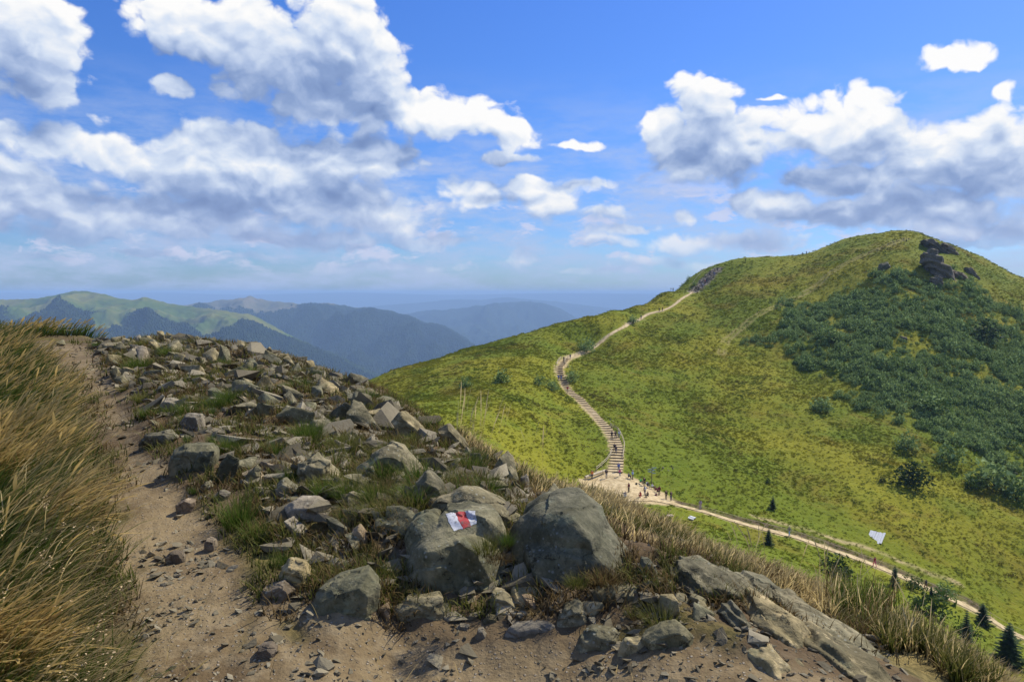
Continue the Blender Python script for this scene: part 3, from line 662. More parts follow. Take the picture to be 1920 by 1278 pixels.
def rock_px(outline, mati, label, thick=0.8, front=None, voxel=None, rough=0.022, seed=0, crack=0.05, name='rock', group=None, depth=None, strata=(0,0), sink=0.10, base=None, cat='rock', lean=0.0):
    """a stone whose outline is given in photograph pixels; it stands where its foot meets the ground, with its own thickness"""
    _cx = sum(p[0] for p in outline)/len(outline); _cy = sum(p[1] for p in outline)/len(outline); outline = [(_cx+(x-_cx)*1.05, _cy+(y-_cy)*1.04) for x, y in outline]; foot = max(outline, key=lambda p: p[1])
    bx = base or (sum(p[0] for p in outline)/len(outline), foot[1])
    if depth is None:
        hp = hit0(bx[0], bx[1], dmin=1.2); depth = hp.y
    xs = [p[0] for p in outline]; ys = [p[1] for p in outline]
    wpx = max(xs)-min(xs); cy = (max(ys)+min(ys))/2; cx = (max(xs)+min(xs))/2
    size = wpx/FPX*depth; th = thick*min(size, (max(ys)-min(ys))/FPX*depth*1.6)
    d0 = depth+0.30*th
    pts = []
    for (x, y) in outline:
        r = px_dir(x, y); l = lean*(max(ys)-y)/max(1, (max(ys)-min(ys)))*th
        dd = d0+l
        pts.append(Vector(r*(dd/r[1])))
        # rear copy, drawn in a little
        x2 = cx+(x-cx)*0.80; y2 = y if y > cy else cy+(y-cy)*0.86
        r = px_dir(x2, y2); t = (dd)/r[1]; q = Vector(r*t); q.y += th*0.62; pts.append(q)
        x3 = cx+(x-cx)*0.72; y3 = cy+(y-cy)*0.72+ (max(ys)-cy)*0.10
        r = px_dir(x3, y3); q = Vector(r*((dd)/r[1])); q.y -= th*0.36; pts.append(q)
    for f_ in (front or []):
        r = px_dir(f_[0], f_[1]); pts.append(Vector(r*((d0-f_[2]*th)/r[1])))
    lo = min(p.z for p in pts)
    hi_ = max(q.z for q in pts)-lo
    for p in list(pts):
        if p.z < lo+0.40*hi_: pts.append(Vector((p.x, p.y, lo-0.02-0.35*hi_-sink*0.3)))
    c0 = Vector((sum(p.x for p in pts)/len(pts), sum(p.y for p in pts)/len(pts), lo))
    loc = [p-c0 for p in pts]
    vx_ = voxel or max(size, 0.05)/44
    me = hull_mesh(name, loc, vx_, rough, seed, 1, strata, crack)
    o = link(name, me, mati); o.location = c0
    if label: tag(o, label, cat, group)
    return o
B = M_bould
b_mark = rock_px([(752,1120),(748,1060),(756,1010),(775,980),(812,964),(880,958),(925,966),(942,992),(950,1030),(955,1090),(930,1150),(880,1160),(800,1150)], B,
   'large grey boulder with the painted white, red and white trail mark', 0.75, [(800,1040,.42),(900,1040,.40),(860,1010,.36),(800,1090,.46)], voxel=0.012, rough=0.034, seed=3, crack=0.26, name='boulder', cat='boulder', depth=3.95, lean=0.35)
b_big = rock_px([(958,1050),(956,1000),(975,965),(1005,945),(1045,929),(1090,930),(1130,948),(1155,985),(1180,1030),(1205,1085),(1190,1120),(1110,1135),(1040,1130),(985,1112)], B,
   'largest rounded boulder, dark green grey, right of the painted one', 0.70, [(1010,1060,.44),(1100,1010,.38),(1075,970,.22),(1040,1100,.5),(1130,1050,.40)], voxel=0.012, rough=0.032, seed=9, crack=0.22, name='boulder', cat='boulder', depth=3.95, lean=0.45)
rock_px([(785,1098),(830,1088),(875,1098),(908,1150),(900,1168),(862,1166),(812,1130)], M_bould, 'sloping slab at the foot of the painted boulder', 0.8, seed=4, depth=3.70, lean=1.1, sink=.2)
rock_px([(960,1095),(985,1092),(1005,1120),(1060,1122),(1080,1135),(1040,1152),(1000,1145),(968,1128)], M_rock, 'ochre stone wedged under the largest boulder', 0.8, seed=5, depth=3.66, lean=.7, sink=.2)
RL = [
 ([(318,868),(326,842),(350,832),(392,835),(402,850),(398,872),(385,890),(345,888)], B, 'squat dark boulder beside the trail with a pale chip mark', .7),
 ([(352,886),(375,846),(402,845),(400,868),(385,893)], B, 'upright slab leaning on the squat dark boulder', .35),
 ([(404,906),(412,868),(428,852),(446,862),(440,885),(425,908)], B, 'tall leaning slab with a pale edge beside the trail', .35),
 ([(450,915),(462,890),(480,872),(488,880),(470,912)], M_rock, 'narrow upright stone behind the dark green tuft', .5),
 ([(506,940),(522,905),(531,897),(563,918),(578,936),(560,942)], M_rock, 'triangular slab with a straight pale upper edge', .45),
 ([(533,950),(552,938),(592,938),(612,950),(623,968),(610,985),(572,984),(548,962)], M_pale, 'flat yellowish stone with lichen above the green tufts', .9),
 ([(522,1092),(528,1062),(545,1049),(570,1056),(578,1078),(570,1100),(545,1106)], M_rock, 'upright rounded stone between two grass tufts by the trail', .8),
 ([(486,1122),(497,1102),(532,1088),(552,1105),(520,1120)], M_warm, 'flat stone with a reddish broken side lying on the trail', .8),
 ([(582,1140),(592,1110),(625,1092),(690,1075),(712,1098),(705,1150),(640,1160)], B, 'low dark boulder left of the painted one', .7),
 ([(722,1168),(742,1138),(770,1122),(828,1119),(834,1150),(820,1170),(760,1172)], M_rock, 'smooth grey block in front of the painted boulder', .6),
 ([(918,1130),(924,1110),(945,1110),(976,1134),(955,1148),(930,1146)], M_rock, 'fist shaped stone in the hollow between the two big boulders', .9),
 ([(906,1165),(915,1153),(932,1155),(935,1166),(920,1170)], M_rock, 'small round stone under the hollow between the boulders', .9),
 ([(1038,1168),(1062,1140),(1088,1130),(1105,1158),(1085,1176),(1055,1182)], M_rock, 'tilted square block below the largest boulder', .8),
 ([(946,1192),(960,1175),(995,1167),(1030,1170),(1064,1188),(1020,1196),(965,1201)], M_pale, 'long pale slab lying at the edge of the gravel', .8),
 ([(1074,1220),(1090,1195),(1112,1180),(1162,1186),(1155,1212),(1110,1224)], M_rock, 'pointed slab rising from the gravel right of the long pale one', .7),
 ([(1158,1222),(1170,1200),(1200,1198),(1232,1218),(1200,1226)], M_rock, 'low cracked stone beside the dark slab', .7),
 ([(1204,1196),(1240,1176),(1275,1170),(1305,1204),(1285,1220),(1225,1218)], B, 'dark flat faced slab under the ragged grass', .6),
 ([(1108,1128),(1116,1108),(1150,1100),(1190,1102),(1206,1118),(1168,1136),(1128,1146)], M_rock, 'broad cracked stone at the right foot of the largest boulder', .8),
 ([(1196,1075),(1204,1046),(1218,1048),(1236,1074),(1222,1086)], B, 'small dark wedge leaning at the right side of the largest boulder', .7),
 ([(800,955),(830,935),(868,918),(895,922),(950,948),(978,968),(920,975),(850,972)], M_rock, 'layered slab lying behind the painted boulder', .9),
 ([(850,960),(880,948),(940,950),(985,972),(990,990),(930,985)], M_rock, 'thin grey slab between the layered slab and the largest boulder', .8),
 ([(672,878),(700,850),(725,836),(752,842),(800,885),(802,898),(740,892)], M_rock, 'wedge of pale layered rock with parallel cracks', .9),
 ([(678,898),(684,882),(696,876),(706,890),(704,912),(688,914)], M_rock, 'egg shaped upright stone below the layered wedge', .7),
 ([(764,938),(780,905),(800,886),(828,905),(842,930),(832,948),(790,950)], M_rock, 'steep pyramid stone above the painted boulder', .7),
 ([(640,800),(660,770),(678,764),(694,782),(672,800)], M_rock, 'sharp grey block on the upper scree right of the middle', .7),
 ([(690,998),(705,975),(748,972),(768,982),(758,1004),(715,1008)], B, 'grey oval stone left of the painted boulder', .9),
 ([(650,1024),(662,990),(674,984),(690,1006),(676,1026)], M_warm, 'reddish brown stone half hidden by brown grass', .8),
 ([(556,900),(562,870),(585,860),(618,866),(612,902),(585,912)], M_rock, 'square topped stone above a shaded hollow', .8),
 ([(700,870),(715,845),(735,838),(745,862),(726,874)], M_rock, 'thick slab leaning against the layered wedge', .6),
 ([(338,790),(350,775),(375,777),(382,800),(360,803)], M_pale, 'pale flat stone standing among tufts near the trail', .7),
 ([(262,830),(275,812),(315,808),(332,820),(300,832)], M_rock, 'flat dark stone at the trail edge below the first tuft', .9),
 ([(296,765),(312,746),(335,752),(338,768),(315,772)], M_pale, 'angular tan stone at the trail edge left of the scree', .8),
 ([(478,1232),(484,1212),(506,1208),(518,1220),(508,1232)], M_warm, 'small tan cube of stone lying alone on the gravel', .9),
 ([(310,1045),(322,1034),(340,1034),(345,1043),(330,1048)], M_warm, 'low brown stone in the middle of the trail', .9),
 ([(383,1022),(388,1009),(403,1012),(406,1024)], M_warm, 'small reddish stone on the trail below the big tuft', .9),
 ([(892,1195),(896,1180),(906,1178),(912,1190),(904,1198)], M_pale, 'pale pebble on the gravel left of the long slab', .9),
 ([(876,1180),(855,1176),(862,1170),(880,1172)], M_pale, 'tiny pale stone in front of the painted boulder', .9),
 ([(330,945),(350,935),(365,940),(360,950)], M_warm, 'thin flat stone on the trail near a small green tuft', .9),
 ([(368,918),(390,902),(398,912),(385,922)], M_rock, 'small dark edged stone beside the tall leaning slab', .9),
 ([(398,932),(412,920),(430,926),(420,938)], M_pale, 'small flat tan stone left of the big tuft', .9),
 ([(735,790),(752,772),(790,800),(805,822),(760,812)], M_rock, 'long dark slab on the skyline of the scree', .8),
 ([(820,805),(840,795),(868,822),(880,838),(845,830)], M_rock, 'dark rock at the lower end of the scree skyline', .8),
]
for i, (ol, mm_, lab, th_) in enumerate(RL):
    rock_px(ol, mm_, lab, th_, seed=20+i, strata=(0.05, 5, (0.35, 0.05, 0.93)) if mm_ is M_rock else (0, 0), crack=0.05 if mm_ is B else 0.02)
# bedrock ribs at the right
for i, (ol, lab, dd) in enumerate([
 ([(1252,1125),(1262,1082),(1285,1064),(1325,1066),(1385,1088),(1440,1122),(1425,1150),(1340,1140)], 'arched rib of bedrock with grass growing over it', 3.75),
 ([(1372,1100),(1420,1090),(1462,1104),(1482,1138),(1440,1150),(1395,1130)], 'smooth pale hump of bedrock at the foot of the dry grass', 3.95),
 ([(1345,1205),(1362,1150),(1385,1140),(1405,1165),(1415,1205),(1388,1212)], 'narrow upright fin of bedrock', 3.4),
 ([(1402,1180),(1425,1140),(1470,1150),(1520,1195),(1585,1250),(1560,1300),(1480,1260)], 'broad cracked bedrock slab sloping down to the right', 3.35),
 ([(1484,1185),(1500,1163),(1540,1172),(1605,1205),(1690,1262),(1720,1300),(1640,1300),(1560,1235)], 'long sharp bedrock ridge at the lower right', 3.45),
 ([(1390,1240),(1430,1215),(1500,1240),(1560,1290),(1540,1340),(1440,1310)], 'lowest bedrock slab half buried in gravel', 3.05),
 ([(1515,1215),(1560,1205),(1640,1245),(1700,1300),(1620,1330),(1540,1290)], 'bedrock slab at the bottom edge under the long sharp ridge', 3.2),
 ([(1455,1120),(1500,1128),(1560,1165),(1530,1180),(1470,1160)], 'thin bedrock plate running into the dry grass', 3.8),
 ([(1225,1180),(1240,1130),(1280,1120),(1330,1150),(1350,1190),(1320,1200),(1265,1190)], 'sloping grey rock under the right hand grass clump', 3.55)]):
    rock_px(ol, M_rock, lab, 1.1, seed=70+i, depth=dd, strata=(0.07, 9, (0.62, 0.1, 0.78)), crack=0.10, rough=0.03, sink=0.25, cat='bedrock', name='bedrock_rib')

# painted trail mark: three stripes lying on the boulder
def ray_obj(o, px, py):
    d = Vector(px_dir(px, py)).normalized(); M = o.matrix_world.inverted()
    o0 = -o.location; r_ = o.ray_cast(o0, d)
    return (r_[1]+r_[2]*0.002) if r_[0] else None
bpy.context.view_layer.update()
def stripe(name, quad, m_, seed):
    (x0, y0), (x1, y1), (x2, y2), (x3, y3) = quad; n = 22; V = []; ok = []
    for i in range(n):
        for j in range(n):
            u, v = i/(n-1), j/(n-1)
            jx = 0.7*math.sin(v*7+seed)+0.4*math.sin(v*19+seed*2)
            x = (x0*(1-u)+x1*u)*(1-v)+(x3*(1-u)+x2*u)*v+(jx if i in (0, n-1) else 0); y = (y0*(1-u)+y1*u)*(1-v)+(y3*(1-u)+y2*u)*v+(0.8*math.sin(u*6+seed) if j in (0, n-1) else 0)
            p = ray_obj(b_mark, x, y); ok.append(p is not None); V.append(p if p is not None else Vector((0, 0, 0)))
    F = [f for f in grid_faces(n, n).tolist() if all(ok[k] for k in f) and max((V[f[0]]-V[k]).length for k in f[1:]) < 0.03]
    me = bpy.data.meshes.new(name); me.from_pydata(V, [], F); me.update(); link(name, me, m_, b_mark, True)
def paint(name, c):
    m, h = mat(name); P = h.pos(); n_ = h.noise(P, 40.0, 4, 0.7); wear = h.ss(n_, 0.54, 0.64)
    bsdf(h, h.mix(h.m('MULTIPLY', wear, 0.7), h.mix(h.noise(P, 14.0, 3), tuple(q*0.8 for q in c), c), (0.16, 0.15, 0.12)), 0.7, h.bump(n_, 0.5, 0.006)); return m
PW, PR = paint('paint_white', (0.52, 0.52, 0.52)), paint('paint_red', (0.42, 0.05, 0.045))
stripe('trail_mark_stripe', [(835,962),(853,961),(868,991),(850,995)], PW, 1)
stripe('trail_mark_stripe', [(853,961),(872,958),(883,986),(868,991)], PR, 2)
stripe('trail_mark_stripe', [(872,958),(891,957),(894,980),(883,986)], PW, 3)

# stones of the scree: fourteen shapes, each copied
PR_ = []
for k in range(14):
    r_ = random.Random(100+k); ax, ay, az_ = r_.uniform(.75, 1), r_.uniform(.5, .9), r_.choice((.14, .2, .26, .36, .5))
    pts = []
    for _ in range(13):
        v = Vector((r_.uniform(-1, 1), r_.uniform(-1, 1), r_.choice((-1, 1))*r_.uniform(.7, 1)))
        if abs(v.x)+abs(v.y) > 1.45: v.x *= .75; v.y *= .75
        pts.append(Vector((v.x*ax*.5, v.y*ay*.5, v.z*az_*.5)))
    PR_.append(hull_mesh('rock', pts, 0.040, 0.007, 200+k, 0, (0.02, 5), 0.0, (0.03, 2.2)))
# where the scree lies, in metres: drawn round on the ground
SCR = line([(165,640),(235,640),(300,632),(450,640),(545,672),(640,705),(760,768),(880,845),(990,905),(1030,940),(1180,1100),(1120,1130),(620,1110),(500,1040),(480,930),(410,850),(300,800),(235,740),(200,690)], dmin=2)
def scree_d(x, y):
    ins = in_poly(x, y, SCR); d = seg_dist(x, y, SCR+[SCR[0]]); return np.where(ins, d, -d)
LABS = ['grey slab lying among the many stones of the scree', 'flat angular stone of the loose scree on the mound']
placed = []
def stone_rot(r_):
    e = Euler((R(r_.gauss(4, 16)), R(r_.gauss(27, 17)), R(r_.gauss(-20, 34))))
    return e
rr = random.Random(5); cand = []
tries = 0
while len(cand) < 2600 and tries < 200000:
    tries += 1
    y = math.exp(rr.uniform(math.log(4.2), math.log(26))); x = rr.uniform(-0.62, 0.14)*y
    cand.append((x, y, rr.random()))
ca = np.array(cand); sdv = scree_d(ca[:, 0], ca[:, 1]); dens = 0.5+fbm(ca[:, 0]*.5, ca[:, 1]*.5, 2, 3)+0.5*sst(ca[:, 1], 8, 14)
keep = (sdv > 0.0) & (ca[:, 2] < dens)
ca = ca[keep]; zs = Z(ca[:, 0], ca[:, 1]); tws = trail_w(ca[:, 0], ca[:, 1])
big = []
for i in range(len(ca)):
    x, y = ca[i, :2]; s = (0.10+0.0165*y)*math.exp(rr.gauss(0.0, 0.45))*(1-0.5*tws[i]); s = min(s, 0.72)
    big.append((s/y, x, y, zs[i], s))
big.sort(reverse=True)
stones = []
for (_, x, y, z, s) in big:
    if all((x-q[0])**2+(y-q[1])**2 > (0.30*(s+q[3]))**2 for q in stones): stones.append((x, y, z, s))
print('stones', len(stones))
mats_c = [M_rock]*9+[M_bould]*5+[M_pale]*2
protos = {}
def proto_rock(k, mm_):
    if (k, mm_.name) not in protos:
        me = PR_[k].copy(); me.materials.clear(); me.materials.append(mm_); me.name = 'rock'; protos[(k, mm_.name)] = me
    return protos[(k, mm_.name)]
MARKS = [(sum(p[0] for p in q[0])/len(q[0]), sum(p[1] for p in q[0])/len(q[0]), q[2]) for q in RL]+[(850,1050,'boulder with the painted trail mark'),(1080,1020,'largest rounded boulder'),
 (210,700,'upper bend of the ridge trail'),(305,640,'highest pile of slabs on the skyline'),(640,705,'sharp drop of the skyline'),(480,700,'middle of the scree'),(560,740,'grassy upper right part of the scree'),(400,690,'upper left part of the scree'),(470,800,'lower middle of the scree')]
def where(x, y, z):
    b = (y*CP-z*SP); px = 960+FPX*x/b; py = 639-FPX*(y*SP+z*CP)/b
    k = min(MARKS, key=lambda m_: (m_[0]-px)**2+((m_[1]-py)*1.3)**2); dx, dy = px-k[0], py-k[1]
    w_ = ('right of' if dx > 0 else 'left of') if abs(dx) > abs(dy)*1.2 else ('in front of' if dy > 0 else 'behind')
    far_ = 'just ' if math.hypot(dx, dy) < 28 else ''
    t = k[2].split(); cut = ' '.join(t[:5])
    while cut.split()[-1] in ('a', 'the', 'with', 'of', 'and', 'on', 'in', 'by', 'at', 'two', 'its', 'from', 'between', 'to', 'left', 'right', 'above', 'below', 'under', 'near', 'among', 'beside', 'straight', 'big', 'pale', 'lying', 'standing', 'half', 'upper'): cut = ' '.join(cut.split()[:-1])
    return far_+w_+' the '+cut
def stone_label(mm_, s, rot, x, y, z):
    c_ = {'stone_scree': 'grey', 'stone_pale': 'pale', 'stone_brown': 'brown'}.get(mm_.name, 'grey'); px_ = s/y*FPX
    sz_ = 'large' if px_ > 55 else 'mid sized' if px_ > 38 else 'small'; ti = 'steeply tilted' if abs(rot.y) > .62 else 'flat lying' if abs(rot.y) < .28 else 'tilted'
    return f'{sz_} {ti} {c_} stone '+where(x, y, z)
NTH = 135
def put_rock(x, y, z, s, label, group, mm_=None, rot=None, nm='rock'):
    o = bpy.data.objects.new(nm, proto_rock(rr.randrange(14), mm_ or rr.choice(mats_c))); COL.objects.link(o)
    o.location = (x, y, z+s*rr.uniform(-0.06, 0.10)); o.rotation_euler = rot or stone_rot(rr); q = rr.uniform(.8, 1.25); o.scale = (s*q, s/q, s*rr.uniform(.8, 1.5))
    return tag(o, label, 'rock', group)
for (x, y, z, s) in stones[:NTH]:
    m1_, r1_ = rr.choice(mats_c), stone_rot(rr); put_rock(x, y, z, s, stone_label(m1_, s, r1_, x, y, z), 'loose stones of the scree mound', m1_, r1_)
# crest rocks on the skyline
for k, (px, py, wpx) in enumerate([(305,628,26),(318,632,30),(352,634,26),(372,632,20),(280,636,22),(262,640,24),(400,640,24),(430,640,26),(455,645,28),(240,641,18),(478,655,28),(505,668,26),(540,682,24),(575,700,20),(15,618,26),(40,622,20),(115,640,18),(330,640,30),(290,644,26)]):
    y = 18.5 if px > 230 else 27
    p = hit0(px, py+6, dmin=8) ; y = p.y if p is not None and p.y < 40 else y
    u = px_dir(px, py+4); x = u[0]/u[1]*y
    put_rock(x, y, zz(x, y)+0.06, wpx/FPX*y*1.25, 'grey slab standing up on the skyline of the stony crest', 'slabs along the skyline of the crest', rot=Euler((R(rr.gauss(15, 18)), R(rr.gauss(25, 18)), R(rr.gauss(0, 50)))))
# stones bedded in the bank under and round the big boulders
BED = []
for _k in range(210):
    px, py = rr.uniform(560, 1330), rr.uniform(1000, 1200)
    if abs(px-850) < 95 and py < 1110 or abs(px-1080) < 120 and py < 1100 or py > 1150+.03*(px-560): continue
    p = hit(px, py, dmin=2.5, dmax=8)
    if p is None: continue
    s = rr.uniform(.07, .24)
    if _k > 80: BED.append((p.x, p.y, p.z, s*.6)); continue
    m1_ = rr.choice((M_rock, M_rock, M_bould, M_pale, M_warm)); o = put_rock(p.x, p.y, p.z-.10*s, s, '', 'stones bedded in the bank round the boulders', m1_)
    o['label'] = stone_label(m1_, s*1.0, o.rotation_euler, p.x, p.y, p.z).replace('flat lying', 'bedded').replace('steeply tilted', 'steep')
# the small rest, one mesh
def low_stone(seed, n=9):
    r_ = random.Random(seed); bm = bmesh.new()
    for _ in range(n): bm.verts.new((r_.uniform(-.5, .5), r_.uniform(-.5, .5), r_.uniform(-.28, .28)))
    bmesh.ops.convex_hull(bm, input=bm.verts); bmesh.ops.delete(bm, geom=[v for v in bm.verts if not v.link_faces], context='VERTS'); bmesh.ops.triangulate(bm, faces=bm.faces)
    bm.verts.ensure_lookup_table(); bm.verts.index_update()
    V = np.array([v.co[:] for v in bm.verts]); F = np.array([[v.index for v in f.verts] for f in bm.faces]); bm.free(); return V, F
LOWS = [low_stone(300+k, 9+k % 4) for k in range(10)]
def join_stones(name, items, mati, kind='stuff', parent=None):
    VV, FF, TT, off = [], [], [], 0
    for (x, y, z, s) in items:
        V, F = LOWS[rr.randrange(10)]; M3 = np.array(Euler((rr.uniform(-.5, .5), rr.uniform(-.5, .6), rr.uniform(0, 6.3))).to_matrix())
        q = (V*np.array([s*rr.uniform(.8, 1.4), s, s*rr.uniform(.6, 1.1)]))@M3.T+np.array([x, y, z])
        VV.append(q); FF.append(F+off); TT.append(np.full(len(V), rr.random())); off += len(V)
    o = link(name, mesh_np(name, np.concatenate(VV), np.concatenate(FF), False, dict(tone=np.concatenate(TT))), mati, parent)
    if kind: tag(o, kind=kind)
    return o
m, h = mat('stone_small'); P = h.pos(); a = h.noise(P, 6.0, 4, .65); b = h.noise(P, 45.0, 3, .6)
c = h.ramp(h.m('ADD', h.m('MULTIPLY', h.attr('tone'), 0.6), h.m('MULTIPLY', a, 0.4)), [(0.1, (0.075, 0.062, 0.036)), (0.45, (0.140, 0.118, 0.072)), (0.75, (0.24, 0.205, 0.13)), (1.0, (0.44, 0.38, 0.26))])
bsdf(h, c, 0.9, h.bump(b, 0.6, 0.01), 0.15); M_small = m
items = [(x, y, z+s*.05, s*0.8) for (x, y, z, s) in stones[NTH:]]+BED
c2 = []
for _ in range(30000):
    y = math.exp(rr.uniform(math.log(1.6), math.log(28))); x = rr.uniform(-0.75, 0.55)*y; c2.append((x, y, rr.random()))
c2 = np.array(c2); tw2 = trail_w(c2[:, 0], c2[:, 1]); sd2 = scree_d(c2[:, 0], c2[:, 1]); z2 = Z(c2[:, 0], c2[:, 1])
cl = 0.5+0.9*fbm(c2[:, 0]*1.3, c2[:, 1]*1.3, 8, 3)
for i in range(len(c2)):
    x, y = c2[i, :2]
    if sd2[i] > 0 and tw2[i] < .5:
        s = (0.05+0.010*y)*math.exp(rr.gauss(0, .4))
        if c2[i, 2] < 0.34: items.append((x, y, z2[i]+s*.12, s))
    elif tw2[i] > 0.15 or (x > -1 and y < 5):
        s = min(0.10, (0.010+0.0042*y)*math.exp(rr.gauss(0, .55)))
        if c2[i, 2] < cl[i]*(1.0 if y < 4.5 else .55): items.append((x, y, z2[i]+s*.10, s))
join_stones('loose_stones', items, M_small)
# ------------------------------------------------------------------ grass
def blades(name, root, length, lean_dir, lean, width, tone, segs=4, head=None, mati=None, droop=1.0, kind='stuff', parent=None, link_it=True):
    """curved blades as one mesh. root (n,3), lean_dir (n,2) unit, lean 0..1.5 radians at the tip; head: (n,) length share of a seed head"""
    n = len(root); t = np.linspace(0, 1, segs+1)
    ld = np.concatenate([lean_dir, np.zeros((n, 1))], 1)
    side = np.stack([-lean_dir[:, 1], lean_dir[:, 0], np.zeros(n)], 1)
    tw = rng.uniform(-0.9, 0.9, n)[:, None]; side = side*np.cos(tw)+ld*np.sin(tw)
    P = root.copy(); pts = [P.copy()]; st = length/segs
    for i in range(1, segs+1):
        a = lean*(0.25+0.75*t[i]**1.0*droop)
        P = P+(ld*np.sin(a)[:, None]+np.array([0, 0, 1])*np.cos(a)[:, None])*st[:, None]; pts.append(P.copy())
    VV = []
    for i in range(segs+1):
        w_ = width*(1-t[i]**2*0.92)
        if head is not None: w_ = width*0.45+head*np.maximum(0, 1-np.abs(t[i]-0.82)/0.22)*width*2.2
        VV.append(pts[i]-side*w_[:, None]*.5); VV.append(pts[i]+side*w_[:, None]*.5)
    V = np.stack(VV, 1).reshape(-1, 3); k = 2*(segs+1)
    F = []
    for i in range(segs): F.append(np.stack([np.arange(n)*k+2*i, np.arange(n)*k+2*i+1, np.arange(n)*k+2*i+3, np.arange(n)*k+2*i+2], 1))
    F = np.stack(F, 1).reshape(-1, 4)
    at = dict(tone=np.repeat(tone, k), along=np.tile(np.repeat(t, 2), n))
    me = mesh_np(name, V, F, True, at)
    if mati is not None: me.materials.append(mati)
    if not link_it: return me
    o = link(name, me, None, parent)
    if kind: tag(o, kind=kind)
    return o
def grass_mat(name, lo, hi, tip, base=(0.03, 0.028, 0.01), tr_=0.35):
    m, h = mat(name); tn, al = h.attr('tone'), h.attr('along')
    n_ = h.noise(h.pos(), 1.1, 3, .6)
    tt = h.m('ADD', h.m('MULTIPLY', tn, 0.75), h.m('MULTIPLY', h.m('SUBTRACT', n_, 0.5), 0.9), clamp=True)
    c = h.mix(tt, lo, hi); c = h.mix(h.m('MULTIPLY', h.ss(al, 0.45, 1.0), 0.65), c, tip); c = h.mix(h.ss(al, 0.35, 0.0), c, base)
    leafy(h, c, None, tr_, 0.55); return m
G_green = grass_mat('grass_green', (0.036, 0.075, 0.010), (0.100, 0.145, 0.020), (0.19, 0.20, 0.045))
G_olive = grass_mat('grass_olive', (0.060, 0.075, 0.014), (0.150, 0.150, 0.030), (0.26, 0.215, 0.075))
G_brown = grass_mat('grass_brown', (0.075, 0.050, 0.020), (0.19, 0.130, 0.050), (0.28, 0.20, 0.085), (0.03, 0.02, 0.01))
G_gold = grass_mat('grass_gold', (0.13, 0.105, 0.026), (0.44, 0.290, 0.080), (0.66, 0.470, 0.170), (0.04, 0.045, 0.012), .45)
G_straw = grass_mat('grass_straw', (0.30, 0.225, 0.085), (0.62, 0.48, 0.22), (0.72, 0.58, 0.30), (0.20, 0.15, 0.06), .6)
def sample(n, umin, umax, dmin, dmax, f, power=1.0):
    d = np.exp(rng.uniform(math.log(dmin), math.log(dmax), n)); u = rng.uniform(umin, umax, n); x = u*d; k = rng.random(n) < f(x, d)
    x, d = x[k], d[k]; return np.stack([x, d, Z(x, d)], 1)
def unit(a): return np.stack([np.cos(a), np.sin(a)], 1)
# tall wind-combed grass on the left bank
TLa = np.array(TL)
def leftf(x, y):
    xl = np.interp(y, TLa[::1, 1][np.argsort(TLa[:, 1])], TLa[np.argsort(TLa[:, 1]), 0])
    g_ = (xl-x)-0.28-0.08*y**0.5+0.12*noise3(x*.9, y*.9, 4)
    return np.where(g_ > 0, 1.0, np.where(g_ > -0.35, 0.25*(1+g_/0.35), 0))*(y < 31)
def leftgrass():
    r1 = sample(52000, -0.98, -0.40, 1.5, 31, leftf); n = len(r1); y = r1[:, 1]
    sz = np.clip(0.75+0.03*y, .7, 1.35); wd = 0.0032+0.0011*y
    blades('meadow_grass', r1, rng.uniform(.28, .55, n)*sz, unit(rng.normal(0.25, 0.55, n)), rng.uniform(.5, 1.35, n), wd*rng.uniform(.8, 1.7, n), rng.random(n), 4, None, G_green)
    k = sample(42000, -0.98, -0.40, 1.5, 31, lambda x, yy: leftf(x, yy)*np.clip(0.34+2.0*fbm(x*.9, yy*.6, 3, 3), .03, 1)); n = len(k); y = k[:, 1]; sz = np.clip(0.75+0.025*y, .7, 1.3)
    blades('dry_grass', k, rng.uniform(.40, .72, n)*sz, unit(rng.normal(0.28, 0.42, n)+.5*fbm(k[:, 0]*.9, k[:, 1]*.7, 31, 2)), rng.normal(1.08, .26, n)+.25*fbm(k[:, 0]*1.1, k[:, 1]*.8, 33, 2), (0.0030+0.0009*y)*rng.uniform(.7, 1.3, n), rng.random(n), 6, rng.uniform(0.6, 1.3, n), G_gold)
    # pale dead stems sweeping over the border of the trail
    k = sample(9000, -0.80, -0.40, 1.6, 16, lambda x, yy: leftf(x, yy)*(leftf(x+.55, yy) < 0.9)); n = len(k); y = k[:, 1]
    blades('dry_grass', k, rng.uniform(.35, .8, n), unit(rng.normal(0.10, 0.45, n)), rng.normal(1.35, .15, n), (0.0026+0.0008*y)*rng.uniform(.7, 1.3, n), rng.random(n), 6, None, G_straw)
leftgrass()
# small cream seed heads in the bottom left
ks = sample(500, -0.74, -0.50, 1.9, 4.2, leftf)
it = []
for p in ks[:34]:
    bx, by, bz = p[0]+rng.uniform(.05, .3), p[1], p[2]+rng.uniform(.28, .45)
    for _ in range(rng.integers(4, 12)): it.append((bx+rng.normal(0, .022), by+rng.normal(0, .02), bz+rng.normal(0, .03), rng.uniform(.007, .012)))
join_stones('seed_heads', it, plain('seed_cream', (0.48, 0.34, 0.17), 0.6, 0.3, 90.0)); bpy.data.objects['seed_heads']['kind'] = 'stuff'

